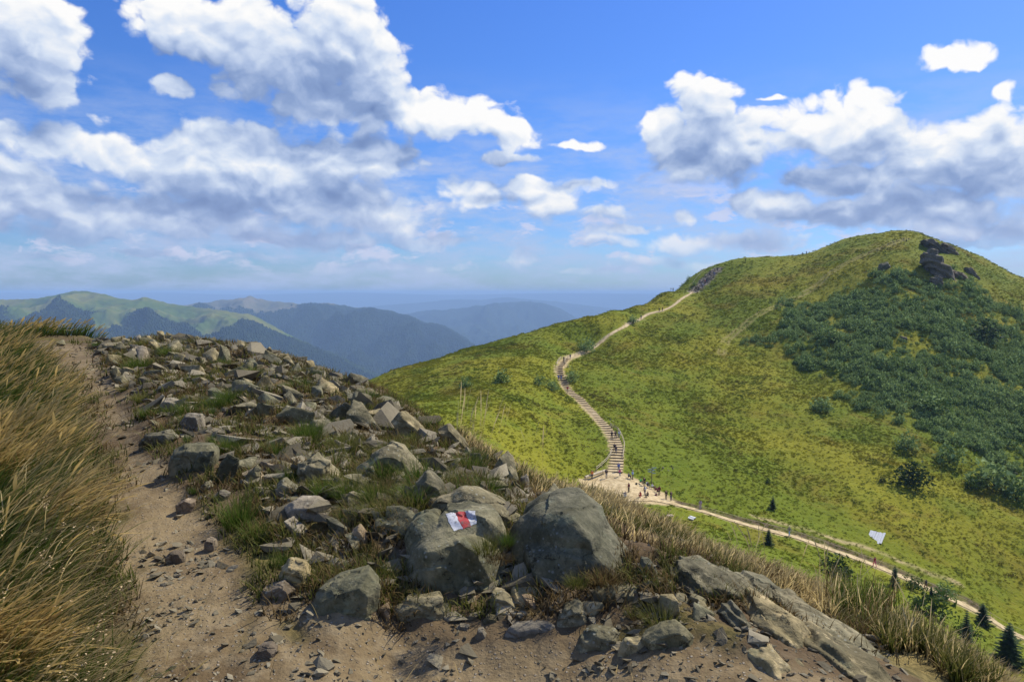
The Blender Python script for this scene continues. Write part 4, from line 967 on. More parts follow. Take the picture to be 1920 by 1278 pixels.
# straw-coloured grass over the right shoulder of the ridge
def rightf(x, y):
    q = x-0.04*y
    return sst(x-(-0.02*y+0.05)-0.6*fbm(x*.7, y*.7, 3, 3), 0.75, 1.5)*sst(y-0.25*x, 3.4, 4.4)*(0.75+.5*fbm(x*.9, y*.9, 12, 3))
def rightf2(x, y):
    # band behind the boulders, along the edge of the drop
    u = x/y; edge = np.interp(u, [-0.06, 0.03, 0.12, 0.2, 0.3, 0.4, 0.53, 0.66, 0.8], [7.6, 6.4, 5.3, 4.8, 4.6, 4.5, 4.3, 3.7, 2.7])
    return sst(y-edge, -.3, .5)*(y < 15)*(u > -0.07)
k = sample(90000, -0.07, 0.98, 2.6, 15, lambda x, y: rightf2(x, y)*np.clip(0.62+1.1*fbm(x*.8, y*.8, 12, 3), .08, 1)); n = len(k); y = k[:, 1]
tn = np.clip(rng.random(n)*.6+.3+.5*fbm(k[:, 0]*.6, k[:, 1]*.6, 2, 2), 0, 1)
blades('dry_grass', k, rng.uniform(.06, .19, n)*(1+.02*y), unit(rng.normal(-0.5, 1.0, n)), rng.uniform(.5, 1.6, n), (0.0028+0.0007*y)*rng.uniform(.7, 1.4, n), tn, 4, None, G_straw)
k = sample(9000, -0.07, 0.98, 2.6, 16, lambda x, y: rightf2(x, y)*np.clip(0.25+1.5*fbm(x*.7, y*.7, 22, 3), 0, 1)); n = len(k); y = k[:, 1]
blades('meadow_grass', k, rng.uniform(.08, .22, n), unit(rng.normal(-0.3, 1.2, n)), rng.uniform(.4, 1.5, n), (0.003+0.0007*y)*rng.uniform(.7, 1.4, n), rng.random(n), 4, None, G_olive)
# tall stalks against the hill
def stalks(px0, px1, py0, py1, n, L, lean0):
    out = []
    for _ in range(n):
        px = rng.uniform(px0, px1); py = rng.uniform(py0, py1); p = hit(px, py, dmin=3, dmax=30)
        if p is not None: out.append((p.x, p.y, p.z))
    if not out: return
    r_ = np.array(out); n = len(r_); y = r_[:, 1]
    blades('grass_stalks', r_, rng.uniform(L*.6, L*1.15, n), unit(rng.normal(0.2, 1.4, n)), rng.uniform(.1, lean0, n), (0.0016+0.00028*y)*rng.uniform(.8, 1.2, n), rng.random(n)*.6+.4, 7, rng.uniform(.7, 1.3, n), G_straw)
stalks(850, 980, 815, 880, 46, .62, .5); stalks(970, 1110, 850, 905, 60, .60, .6); stalks(1110, 1240, 900, 950, 22, .5, .7)
stalks(1380, 1560, 1050, 1100, 26, .40, .9); stalks(1540, 1700, 1110, 1180, 40, .50, .9); stalks(1680, 1900, 1180, 1270, 30, .4, 1.0)
# dense rushy clump at the right
def clump_field(name, px0, px1, py0, py1, n, L, mati, lean=.6, wid=1.0):
    out = []
    for _ in range(n):
        qx, qy = rng.uniform(px0, px1), rng.uniform(py0, py1)
        if qy > 1128+(qx-1500)*.50+14*math.sin(qx*.05): continue
        p = hit(qx, qy, dmin=2.2, dmax=30)
        if p is not None: out.append((p.x, p.y, p.z))
    r_ = np.array(out); n = len(r_); y = r_[:, 1]
    blades(name, r_, rng.uniform(L*.5, L*1.15, n), unit(rng.uniform(0, 6.3, n)), rng.uniform(.1, lean, n), (0.003+0.0007*y)*rng.uniform(.7, 1.4, n)*wid, rng.random(n), 5, None, mati)
clump_field('rush_grass', 1560, 1690, 1135, 1180, 800, .30, G_green, .9); clump_field('rush_grass', 1530, 1700, 1120, 1185, 600, .28, G_straw, 1.1); clump_field('rush_grass', 1540, 1700, 1120, 1185, 200, .34, G_brown, .7)
clump_field('meadow_grass', 1640, 1780, 1180, 1260, 900, .20, G_olive, 1.3, 1.3); clump_field('meadow_grass', 1780, 1960, 1200, 1300, 1800, .20, G_olive, 1.3, 1.4); clump_field('dry_grass', 1500, 1900, 1150, 1278, 1500, .20, G_straw, 1.4, 1.0)

# tufts among the stones: a few shapes, copied; each one a thing
def tuft_mesh(seed, mati, n=260, rad=.16, L=.30, lean=1.25):
    r_ = np.random.default_rng(seed); a = r_.uniform(0, 6.283, n); q = rad*np.sqrt(r_.random(n))*.75
    root = np.stack([np.cos(a)*q, np.sin(a)*q, -0.02-q*.15], 1)
    da = a+r_.normal(0, .5, n)
    return blades('grass_tuft', root, r_.uniform(.5, 1.1, n)*L, unit(da), (0.15+lean*(q/rad/.75))*r_.uniform(.6, 1.2, n), r_.uniform(.003, .0062, n), r_.random(n), 5, None, mati, link_it=False)
TU = {'green': [tuft_mesh(s, G_green) for s in (1, 2, 3)], 'olive': [tuft_mesh(s, G_olive, 280, .2, .22, 1.4) for s in (4, 5, 6)], 'brown': [tuft_mesh(s, G_brown, 260, .2, .17, 1.6) for s in (7, 8)]}
def tuft(px, py, wpx, kind, label, group=None, dep=None, up=0.0):
    p = None
    while dep is None and p is None: p = hit(px, py, dmin=1.5, dmax=40); py += 3
    p = p if dep is None else Vector(px_dir(px, py)*(dep/px_dir(px, py)[1]))
    o = bpy.data.objects.new('grass_tuft', random.choice(TU[kind])); COL.objects.link(o)
    o.location = p+Vector((0, 0, up)); s = wpx/FPX*p.y/0.50; o.scale = (s, s, s*rng.uniform(.85, 1.15)); o.rotation_euler = (0, 0, rng.uniform(0, 6.3))
    return tag(o, label, 'grass tuft', group)
TT_ = [
 (452,985,120,'green','largest dark green grass tuft beside the trail'),
 (482,1010,95,'green','dark green tuft hanging over the shaded bank right of the largest tuft'),
 (505,1000,80,'olive','yellow green grass spreading under the flat yellowish stone'),
 (522,852,70,'green','bright green spiky tuft in the middle of the scree'),
 (280,782,62,'green','dark green tuft at the trail edge beside the first stones'),
 (345,792,40,'green','short green tuft between two pale stones near the trail'),
 (255,690,40,'brown','round brownish tuft on the upper trail border'),
 (230,668,44,'olive','small olive tuft near the crest left of the scree'),
 (395,778,46,'green','loose green tuft among stones left of the scree centre'),
 (400,830,42,'green','low green tuft right of the pale flat stones'),
 (352,828,30,'green','tiny green tuft above the squat dark boulder'),
 (620,910,90,'olive','yellow green mat of grass above the reddish soil'),
 (655,905,60,'olive','dense olive mat right of the square topped stone'),
 (540,905,60,'green','deep green grass behind the triangular slab'),
 (690,968,100,'brown','brown and green mat over the grey oval stone'),
 (645,985,60,'green','dark green grass edging the reddish brown stone'),
 (532,1062,70,'green','bright green tuft behind the upright rounded stone'),
 (580,1055,62,'olive','pale green tuft right of the upright rounded stone'),
 (712,1085,95,'green','lush green tuft left of the painted boulder'),
 (640,1088,80,'olive','sparse olive grass on the low dark boulder'),
 (760,1120,62,'olive','short yellow tuft at the foot of the painted boulder'),
 (690,1035,70,'olive','soft green grass uphill of the lush tuft'),
 (1245,1165,110,'olive','ragged yellow green clump over the dark flat faced slab'),
 (1205,1165,70,'brown','dry fringe of grass left of the ragged clump'),
 (1190,1150,60,'olive','thin olive grass beside the broad cracked stone'),
 (1335,1120,90,'olive','green clump draped over the arched bedrock rib'),
 (1300,1115,80,'brown','dry brown clump left of the arched bedrock rib'),
 (1375,1118,60,'olive','small olive tuft on the back of the arched bedrock rib'),
 (590,790,50,'brown','brown tuft on the upper scree'),
 (630,760,55,'brown','rusty tuft near the scree skyline'),
 (540,690,44,'brown','dry tuft on the skyline where the scree drops away'),
 (690,715,50,'brown','brown tuft on the lower skyline of the scree'),
 (770,800,60,'olive','olive tuft below the long dark skyline slab'),
 (860,880,80,'olive','yellowish tuft at the right end of the scree'),
 (900,905,60,'brown','dry tuft beyond the last scree stones'),
 (365,925,30,'green','tiny green patch on the bare trail'),
]
for q in TT_: tuft(*q)
# grass rooted in the cleft and on the ledges of the boulders
for (px, py, wp, kd, lab, dp) in [(915,1030,85,'olive','hanging clump growing in the cleft between the two big boulders',3.72),(935,1048,70,'brown','withered clump below the cleft of the two big boulders',3.66),
    (1080,1095,62,'olive','upright tuft on the face of the largest boulder',3.66),(1135,1085,95,'brown','brown turf clinging to the right face of the largest boulder',3.75),(950,1020,50,'green','dark tuft against the left side of the largest boulder',3.78)]:
    tuft(px, py, wp, kd, lab, None, dp)
rr2 = random.Random(9); n_t = 0
while n_t < 250:
    y = math.exp(rr2.uniform(math.log(4.3), math.log(24))); x = rr2.uniform(-.58, .14)*y
    if float(scree_d(np.array([x]), np.array([y]))[0]) < 0.05 or (y < 4.9 and rr2.random() < .5) or rr2.random() > .5+1.2*float(fbm(x*.8, y*.8, 5, 2)): continue
    kd = rr2.choice(['green', 'olive', 'olive', 'brown', 'brown']); o = bpy.data.objects.new('grass_tuft', rr2.choice(TU[kd])); COL.objects.link(o)
    s = (0.45+0.045*y)*rr2.uniform(.6, 1.3); o.location = (x, y, zz(x, y)); o.scale = (s, s, s*rr2.uniform(.6, 1.0)); o.rotation_euler = (0, 0, rr2.uniform(0, 6.3)); n_t += 1
    tag(o, {'green': 'dark green', 'olive': 'olive', 'brown': 'brown'}[kd]+(' low' if s < 1 else ' bushy')+' tuft '+where(x, y, o.location.z), 'grass tuft', 'tufts between the scree stones')
# short dry turf on the soil between the stones
k = sample(110000, -.60, .5, 3.7, 24, lambda x, y: (1-trail_w(x, y))*sst(fbm(x*1.5, y*1.5, 9, 4)+.25*fbm(x*4, y*4, 4, 2), -.15, .2)*.95); n = len(k); y = k[:, 1]
blades('turf', k, rng.uniform(.04, .13, n)*(.8+.05*y), unit(rng.uniform(0, 6.3, n)), rng.uniform(.3, 1.5, n), (0.0028+0.0009*y)*rng.uniform(.7, 1.4, n), rng.random(n), 3, None, G_olive)
k = sample(90000, -.60, .6, 3.6, 24, lambda x, y: (1-trail_w(x, y))*sst(fbm(x*1.7, y*1.7, 19, 4), -.15, .25)*.95); n = len(k); y = k[:, 1]
blades('turf', k, rng.uniform(.04, .14, n)*(.8+.05*y), unit(rng.uniform(0, 6.3, n)), rng.uniform(.5, 1.6, n), (0.0028+0.0009*y)*rng.uniform(.7, 1.4, n), rng.random(n), 3, None, G_brown)
# odd straws dropped on the trail
k = sample(260, -.62, .3, 1.7, 5, lambda x, y: trail_w(x, y)); n = len(k); k[:, 2] += .01
blades('dropped_straws', k, rng.uniform(.05, .16, n), unit(rng.uniform(0, 6.3, n)), np.full(n, 1.7), np.full(n, .003), rng.random(n), 3, None, G_straw, droop=.2)
# ------------------------------------------------------------------ what grows on the far hill
def leaf_blob(seed, n, w_, h_, leaf, flat=0.5, up=0.35, hollow=0.35):
    """leaf-sized faces spread through a low uneven dome; returns vertices, quads, tone"""
    r_ = np.random.default_rng(seed); a = r_.uniform(0, 6.283, n); ph = np.arccos(r_.uniform(0, 1, n)); rad = r_.uniform(hollow, 1, n)**0.6
    bumpy = 1+0.28*np.sin(a*3+seed)+0.18*np.sin(a*5+seed*2+ph*4)
    c = np.stack([np.cos(a)*np.sin(ph)*rad*w_*.5*bumpy, np.sin(a)*np.sin(ph)*rad*w_*.5*bumpy, np.cos(ph)*rad*h_*bumpy], 1)
    d1 = r_.normal(size=(n, 3)); d1[:, 2] = d1[:, 2]*flat+up; d1 /= np.linalg.norm(d1, axis=1)[:, None]
    d2 = np.cross(d1, r_.normal(size=(n, 3))); d2 /= np.linalg.norm(d2, axis=1)[:, None]
    s = leaf*r_.uniform(.6, 1.3, n)[:, None]
    V = np.stack([c-d2*s*.4, c+d1*s*.55-d2*s*.15, c+d1*s, c+d1*s*.45+d2*s*.4], 1).reshape(-1, 3)
    F = np.arange(n*4).reshape(-1, 4); return V, F, np.repeat(r_.random(n), 4)
def blob_obj(name, mati, *a, **k):
    V, F, t = leaf_blob(*a, **k); me = mesh_np(name, V, F, False, dict(tone=t)); me.materials.append(mati); return bpy.data.objects.new(name, me)
def gn_scatter(name, protos_, pts, rot, scl, idx):
    me = bpy.data.meshes.new(name); me.vertices.add(len(pts)); me.vertices.foreach_set('co', np.asarray(pts, np.float32).ravel())
    for nm, arr, ty, fld in (('rot', rot, 'FLOAT_VECTOR', 'vector'), ('scl', scl, 'FLOAT_VECTOR', 'vector'), ('idx', idx, 'INT', 'value')):
        at = me.attributes.new(nm, ty, 'POINT'); at.data.foreach_set(fld, np.asarray(arr, np.int32 if ty == 'INT' else np.float32).ravel())
    o = bpy.data.objects.new(name, me); COL.objects.link(o)
    t = bpy.data.node_groups.new(name+'_scatter', 'GeometryNodeTree')
    t.interface.new_socket('Geometry', in_out='INPUT', socket_type='NodeSocketGeometry'); t.interface.new_socket('Geometry', in_out='OUTPUT', socket_type='NodeSocketGeometry')
    gi_ = t.nodes.new('NodeGroupInput'); go_ = t.nodes.new('NodeGroupOutput'); jn = t.nodes.new('GeometryNodeJoinGeometry')
    def na(nm, ty):
        x = t.nodes.new('GeometryNodeInputNamedAttribute'); x.data_type = ty; x.inputs['Name'].default_value = nm; return [q for q in x.outputs if q.enabled][0]
    for k, p in enumerate(protos_):
        oi = t.nodes.new('GeometryNodeObjectInfo'); oi.inputs['Object'].default_value = p; oi.inputs['As Instance'].default_value = True
        ip = t.nodes.new('GeometryNodeInstanceOnPoints'); cmp_ = t.nodes.new('FunctionNodeCompare'); cmp_.data_type = 'INT'; cmp_.operation = 'EQUAL'
        ins = [q for q in cmp_.inputs if q.enabled and q.type == 'INT']; t.links.new(na('idx', 'INT'), ins[0]); ins[1].default_value = k
        e2r = t.nodes.new('FunctionNodeEulerToRotation'); t.links.new(na('rot', 'FLOAT_VECTOR'), e2r.inputs[0])
        t.links.new(gi_.outputs[0], ip.inputs['Points']); t.links.new(cmp_.outputs[0], ip.inputs['Selection']); t.links.new(oi.outputs['Geometry'], ip.inputs['Instance'])
        t.links.new(e2r.outputs[0], ip.inputs['Rotation']); t.links.new(na('scl', 'FLOAT_VECTOR'), ip.inputs['Scale']); t.links.new(ip.outputs[0], jn.inputs[0])
    t.links.new(jn.outputs[0], go_.inputs[0]); md_ = o.modifiers.new('scatter', 'NODES'); md_.node_group = t
    return tag(o, kind='stuff')
# leaves of heath and grass take the meadow's own colours
m, h = mat('heath_leaves'); P = h.pos(); mc, _c, _d = meadow_color(h, P)
tn = h.attr('tone'); c = h.mix(h.ss(tn, 0.2, 0.9), h.mix(0.08, mc, (0.060, 0.080, 0.010)), h.mix(0.30, mc, (0.26, 0.26, 0.03)))
leafy(h, c, None, 0.45, 0.8); M_heath = m
m, h = mat('bilberry_leaves'); P = h.pos(); n_ = h.noise(P, 0.11, 4, .65); tn = h.attr('tone')
c = h.mix(h.ss(n_, .42, .62), (0.075, 0.115, 0.012), (0.140, 0.100, 0.018)); c = h.mix(h.m('MULTIPLY', tn, 0.6), c, (0.130, 0.150, 0.020)); leafy(h, c, None, 0.4, 0.8); M_bil = m
m, h = mat('shrub_leaves'); P = h.pos(); n_ = h.noise(P, 0.14, 4, .65); tn = h.attr('tone')
c = h.mix(h.ss(h.m('ADD', h.m('MULTIPLY', n_, .6), h.m('MULTIPLY', h.rnd(), .4)), .3, .7), (0.075, 0.130, 0.024), (0.180, 0.245, 0.075)); c = h.mix(h.ss(tn, .45, .95, 0, .9), c, (0.34, 0.44, 0.17)); leafy(h, c, None, 0.3, 0.75); M_shrub = m  # leaf highlights are painted into the colour of the palest random leaves
m, h = mat('spruce_needles'); tn = h.attr('tone'); c = h.mix(tn, (0.016, 0.036, 0.010), (0.055, 0.090, 0.024)); leafy(h, c, None, 0.15, 0.6); M_spr = m
m, h = mat('bush_leaves'); tn = h.attr('tone'); c = h.mix(tn, (0.030, 0.062, 0.010), (0.085, 0.130, 0.022)); leafy(h, c, None, 0.3, 0.55); M_bush = m
M_bark = plain('bark', (0.06, 0.045, 0.03), 0.95, .4, 18)
# shrub belt under the cliff, drawn on the ground
SHR = line([(1440,630),(1480,575),(1560,560),(1630,545),(1680,520),(1740,545),(1800,560),(1850,555),(1930,600),(2150,700),(2150,960),(1925,870),(1840,830),(1760,800),(1650,765),(1580,740),(1550,690),(1480,660)], dmin=70)
def shr_w(x, y):
    ins = in_poly(x, y, SHR); d = seg_dist(x, y, SHR+[SHR[0]]); s = np.where(ins, d, -d); return sst(s+14*fbm(x*.05, y*.05, 4, 3), -8, 6)
def far_pts(n, dmin, dmax, umin, umax, f):
    d = np.sqrt(rng.uniform(dmin**2, dmax**2, n))*.35+rng.uniform(dmin, dmax, n)*.65; u = rng.uniform(umin, umax, n); x = u*d; k = rng.random(n) < f(x, d); x, d = x[k], d[k]
    return np.stack([x, d, Z(x, d)], 1)
pf = lambda x, y: (path_d(x, y) > 1.7)
hp = [blob_obj('heath_clump', M_heath, s, 46, 0.9, .26, .20, up=1.1, flat=.5) for s in (1, 2, 3)]+[blob_obj('bilberry_clump', M_bil, s, 50, 1.0, .34, .20, up=.8, flat=.6) for s in (4, 5)]
p_ = far_pts(150000, 62, 362, -0.22, 0.80, lambda x, y: pf(x, y)*(0.35+0.65*sst(fbm(x*.05, y*.05, 3, 3), -.3, .2))*(1-shr_w(x, y)*.6)*np.where(seg_dist(x, y, OLDTRACK) < 1.6, .25, 1)); n = len(p_)
s_ = np.exp(rng.normal(-.78, .42, n))*(0.55+p_[:, 1]/420); pat = fbm(p_[:, 0]*.045, p_[:, 1]*.045, 9, 4)
idx = np.where(rng.random(n) < sst(pat, .05, .5)*.7+.05, rng.integers(3, 5, n), rng.integers(0, 3, n))
gn_scatter('heath', hp, p_, np.stack([rng.normal(0, .15, n), rng.normal(0, .15, n), rng.uniform(0, 6.3, n)], 1), np.stack([s_*rng.uniform(1, 1.8, n), s_, s_*rng.uniform(.5, 1.1, n)], 1), idx)
sp = [blob_obj('alder_shrub', M_shrub, s, 210, 2.0, .85, .32, hollow=.5, up=.7) for s in (11, 12, 13)]
p_ = far_pts(15000, 130, 345, 0.30, 0.86, lambda x, y: shr_w(x, y)*(0.25+.75*sst(fbm(x*.06, y*.06, 13, 3), -.45, .0))); n = len(p_); s_ = np.exp(rng.normal(-.2, .32, n))*(1+.35*fbm(p_[:, 0]*.12, p_[:, 1]*.12, 4, 2))
gn_scatter('shrubbery', sp, p_, np.stack([np.zeros(n), np.zeros(n), rng.uniform(0, 6.3, n)], 1), np.stack([s_*1.15, s_, s_*rng.uniform(.8, 1.9, n)], 1), rng.integers(0, 3, n))
# woods on the far mountains
def cone_tree(seed):
    r_ = np.random.default_rng(seed); k = 7; V = [[0, 0, 1.15]]
    for z_, q in ((.75, .30), (.35, .48), (0.0, .34)): V += [[math.cos(a)*q*r_.uniform(.8, 1.2), math.sin(a)*q*r_.uniform(.8, 1.2), z_] for a in np.linspace(0, 6.283, k, endpoint=False)]
    F = [[0, 1+i, 1+(i+1) % k] for i in range(k)]
    for b in (1, 1+k):
        for i in range(k): F += [[b+i, b+k+i, b+k+(i+1) % k], [b+i, b+k+(i+1) % k, b+(i+1) % k]]
    me = mesh_np('far_tree', np.array(V), np.array(F), False, dict(tone=r_.random(len(V)))); return me
m, h = mat('far_woods'); n_ = h.noise(h.pos(), 0.006, 4, .6); r_i = h.rnd(); c = h.mix(h.ss(n_, .4, .6), (0.014, 0.026, 0.010), (0.030, 0.044, 0.016)); c = h.mix(h.m('MULTIPLY', r_i, .6), c, (0.042, 0.058, 0.022)); bsdf(h, c, .95, None, .05); M_fw = m
ft = []
for s in (1, 2, 3): me = cone_tree(s); me.materials.append(M_fw); ft.append(bpy.data.objects.new('far_tree', me))
def woods(name, V, Fo, n, size, tmax):
    nr, nc_ = V.shape[:2]; i = rng.integers(13, int(13+(nr-14)*tmax), n); j = rng.integers(0, nc_-1, n); Fo = Fo.reshape(nr, nc_)
    a, b = rng.random(n)[:, None], rng.random(n)[:, None]; p = V[i, j]*(1-a)*(1-b)+V[i, j+1]*b*(1-a)+V[np.minimum(i+1, nr-1), j]*a*(1-b)+V[np.minimum(i+1, nr-1), j+1]*a*b
    k = (rng.random(n) < Fo[i, j]**2) & (i > 17) & (np.abs(p[:, 0]/p[:, 1]) < .85); p = p[k]; n = len(p); p[:, 2] -= size*.25; s_ = rng.uniform(.6, 1.2, n)*size
    gn_scatter(name, ft, p, np.stack([np.zeros(n), np.zeros(n), rng.uniform(0, 6.3, n)], 1), np.stack([s_, s_, s_*rng.uniform(.8, 1.2, n)], 1), rng.integers(0, 3, n))
woods('forest', VA, FA, 90000, 11, .6); woods('forest', VB, FB, 80000, 15, .6)

# single bushes and young spruces
def shrub_thing(px, py, wpx, kind, label, hgt=.75, group=None):
    p = hit(px, py, dmin=50); w_ = wpx/FPX*p.y; t = empty('shrub', p, rng.uniform(0, 6.3))
    tag(t, label, 'shrub', group)
    mm_ = {'dark': M_shrub, 'green': M_bush, 'fir': M_spr}[kind]; V, F, tn_ = leaf_blob(int(px*7+py), 420, w_, w_*hgt, w_*.13, hollow=.35)
    V[:, 2] += w_*.03; me = mesh_np('foliage', V, F, False, dict(tone=tn_)); link('foliage', me, mm_, t)
    bm = bmesh.new()
    for k in range(5):
        a = k*1.26; v0 = Vector((0, 0, -.15)); v1 = Vector((math.cos(a)*w_*.22, math.sin(a)*w_*.22, w_*hgt*.6)); q = 0.04+w_*.01
        r0 = [bm.verts.new(v0+Vector((math.cos(b)*q, math.sin(b)*q, 0))) for b in (0, 2.1, 4.2)]; r1 = [bm.verts.new(v1+Vector((math.cos(b)*q*.3, math.sin(b)*q*.3, 0))) for b in (0, 2.1, 4.2)]
        for i in range(3): bm.faces.new((r0[i], r0[(i+1) % 3], r1[(i+1) % 3], r1[i]))
    me = bpy.data.meshes.new('stem'); bm.to_mesh(me); bm.free(); link('stem', me, M_bark, t); return t
def spruce(px, py, hpx, label, wid=.5, kind=None):
    p = hit(px, py, dmin=40); H = hpx/FPX*p.y; t = empty('spruce_tree', p, rng.uniform(0, 6.3)); tag(t, label, 'spruce tree')
    V, F, tn_ = [], [], []; r_ = random.Random(int(px)); nl = 15
    for l in range(nl):
        f_ = l/(nl-1); z0 = H*(.08+.88*f_); R_ = H*wid*.5*(1-f_)**.8*r_.uniform(.8, 1.15)+.03*H; nb_ = int(9-4*f_)
        for b in range(nb_):
            a = b/nb_*6.283+l*.7+r_.uniform(-.25, .25); d = Vector((math.cos(a), math.sin(a), 0)); s_ = Vector((-d.y, d.x, 0)); L = R_*r_.uniform(.75, 1.15); tone = r_.random()
            ns = 5
            for q in range(ns):
                c0 = d*L*(q/ns)+Vector((0, 0, z0-L*.18*(q/ns)+L*.10*(q/ns)**2)); wq = H*.055*(1-.5*q/ns)+L*.16*(1-q/ns)
                for sg in (-1, 1):
                    b0 = len(V); tip = c0+d*L*.34+s_*sg*wq+Vector((0, 0, r_.uniform(-.12, .04)*L))
                    V += [c0, c0+d*L*.22, tip, c0+s_*sg*wq*.6+Vector((0, 0, -.06*L))]; F.append([b0, b0+1, b0+2, b0+3]); tn_ += [tone*.6+q*.08]*4
    V = np.array([v[:] for v in V]); me = mesh_np('crown', V, np.array(F), False, dict(tone=np.array(tn_))); link('crown', me, kind or M_spr, t)
    bm = bmesh.new(); bmesh.ops.create_cone(bm, cap_ends=True, segments=7, radius1=H*.03, radius2=H*.004, depth=H*1.02, matrix=Matrix.Translation((0, 0, H*.48)))
    me = bpy.data.meshes.new('trunk'); bm.to_mesh(me); bm.free(); link('trunk', me, M_bark, t); return t
for q in [(1712,908,62,'fir','widest dark juniper bush standing alone on the meadow below the shrub belt',.62),(1654,904,16,'fir','small dark bush left of the widest juniper bush'),
 (872,726,24,'dark','small bush left on the saddle meadow'),(940,718,32,'dark','wider dark bush on the saddle meadow'),(1010,722,22,'dark','low shrub between the saddle meadow and the steps'),
 (1100,660,34,'dark','shrub beside the bend at the top of the steps'),(1072,716,26,'dark','dark shrub right of the upper steps',.9),(1036,732,26,'dark','shrub left of the upper steps'),
 (1187,606,20,'dark','dark shrub on the path above the steps'),(1302,536,9,'dark','tiny bush under the stony part of the ridge path',1.0),(1290,526,7,'dark','tiny bush on the skyline left of the stony path',1.2),
 (1540,770,44,'dark','long low shrub at the lower left end of the shrub belt',.45),(1700,842,40,'dark','round shrub on the meadow under the shrub belt'),(1780,866,56,'dark','broad shrub on the brownish meadow',.6),
 (1865,915,90,'dark','long shrub reaching the right border below the pale scree',.5),(1822,918,34,'green','bright green shrub in front of the long shrub'),(1905,935,60,'dark','dark shrub at the right edge below the long one',.6),
 (1848,640,50,'fir','blackish juniper in the middle of the shrub belt',.7),(1550,640,46,'dark','dark shrub in the upper left of the shrub belt',.6),(1745,775,60,'dark','large shrub at the foot of the shrub belt',.6),
 (1568,1085,60,'fir','dark bush directly below the lower path',.7),(1742,1155,76,'green','largest bright green bush between the lower path and the ridge',.6),(1770,1122,40,'dark','dark green bush touching the lower path',.8),
 (1712,1105,34,'green','low green bush right of the slim spruce'),(1650,1130,50,'green','green bush hidden behind the tall rushes',.6),(1812,1195,46,'green','light green bush below the small round spruce',.6),(1640,520,30,'dark','shrub at the top of the shrub belt beside the grey rock',.5),
 (1440,905,12,'green','tiny bush on the meadow above the lower path')]: shrub_thing(*q)
for q in [(1449,955,28,'lone young spruce on the meadow above the lower path'),(1441,1022,34,'spruce in front of the lower path, left of the walker in grey',.6),(1677,1102,46,'slim dark spruce cutting across the lower path',.45),
 (1842,1172,46,'small round spruce just below the lower path',.8),(1890,1248,88,'largest dark spruce at the lower right',.75),(1811,1205,66,'thin spruce with a bare leader between two bushes',.35),(1746,1120,22,'short spruce beside the dark bush on the lower path',.6)]: spruce(*q)

# cliff below the summit
cl_ = empty('rock_outcrop', hit(1770, 520, dmin=100)); tag(cl_, 'dark slanting cliff ribs just below the right side of the summit', 'cliff')
for i, ol in enumerate([[(1732,478),(1752,468),(1775,500),(1802,545),(1795,556),(1778,556),(1752,515)],[(1746,520),(1764,516),(1776,553),(1768,557),(1752,545)],[(1732,448),(1748,448),(1778,475),(1790,492),(1772,496),(1748,468)],
  [(1768,454),(1784,462),(1806,488),(1796,492),(1778,476)],[(1780,506),(1798,508),(1826,533),(1808,534),(1786,520)],[(1811,500),(1822,502),(1837,522),(1826,528),(1814,516)],[(1734,500),(1748,498),(1756,512),(1744,516)],[(1784,462),(1792,466),(1792,474),(1786,474)]]):
    dd = hit(sum(p[0] for p in ol)/len(ol), sum(p[1] for p in ol)/len(ol), dmin=120).y
    o = rock_px(ol, M_cliff, None, 0.55, seed=120+i, depth=dd-1.0, name='rock_rib', voxel=.26, strata=(.09, 12, (.5, .1, .85)), crack=.1, sink=1.0)
    o.parent = cl_; o.location = o.location-cl_.location
rock_px([(1647,508),(1650,495),(1664,491),(1670,500),(1666,512)], M_bould, 'single grey rock on the hill left of the cliff', .7, seed=140, voxel=.22, depth=hit(1658, 506, dmin=100).y, sink=.6)
rock_px([(1686,640),(1690,630),(1700,632),(1702,640)], M_warm, 'small reddish rock in the middle of the shrub belt', .7, seed=141, voxel=.16, depth=hit(1694, 637, dmin=100).y)
for k, (px, py, w_) in enumerate([(1888,872,10),(1897,880,14),(1905,888,12),(1912,897,14),(1918,905,10),(1893,889,8),(1820,838,9),(1828,845,7)]):
    p = hit(px, py, dmin=80); o = put_rock(p.x, p.y, p.z+.1, w_/FPX*p.y, 'pale stone of the small scree at the right edge of the hill' if k < 6 else 'pale stone showing between the shrubs above the long shrub', 'pale stones on the right of the hill' if k < 6 else 'pale stones between the shrubs', M_pale)
def scat(px0, px1, py0, py1, n, smin, smax, lab, grp_, mm_):
    for _ in range(n):
        p = hit(rr.uniform(px0, px1), rr.uniform(py0, py1), dmin=80); put_rock(p.x, p.y, p.z, rr.uniform(smin, smax), lab, grp_, mm_)
scat(1232,1262,874,884,12,.35,.7,'whitish stone strewn on the grass behind the signpost','whitish stones behind the signpost',M_pale)
scat(1122,1150,776,808,14,.4,.9,'pale stone heaped beside the middle of the steps','pale stones beside the steps',M_pale)
it = []
for _ in range(420):
    k = rr.random(); i = rr.randrange(len(SCREE)-1); (x0, y0), (x1, y1) = SCREE[i], SCREE[i+1]; x = x0+(x1-x0)*k+rr.gauss(0, 1.3); y = y0+(y1-y0)*k+rr.gauss(0, 1.3); s = rr.uniform(.25, .8); it.append((x, y, zz(x, y)+.08, s))
for _ in range(160):
    k = rr.random(); i = rr.choice((6, 7, 7)); (x0, y0), (x1, y1) = OLDTRACK[i], OLDTRACK[i+1]; x = x0+(x1-x0)*k+rr.gauss(0, 2.2); y = y0+(y1-y0)*k+rr.gauss(0, 1.6); s = rr.uniform(.25, .7); it.append((x, y, zz(x, y)+.05, s))
join_stones('scree', it, M_small)
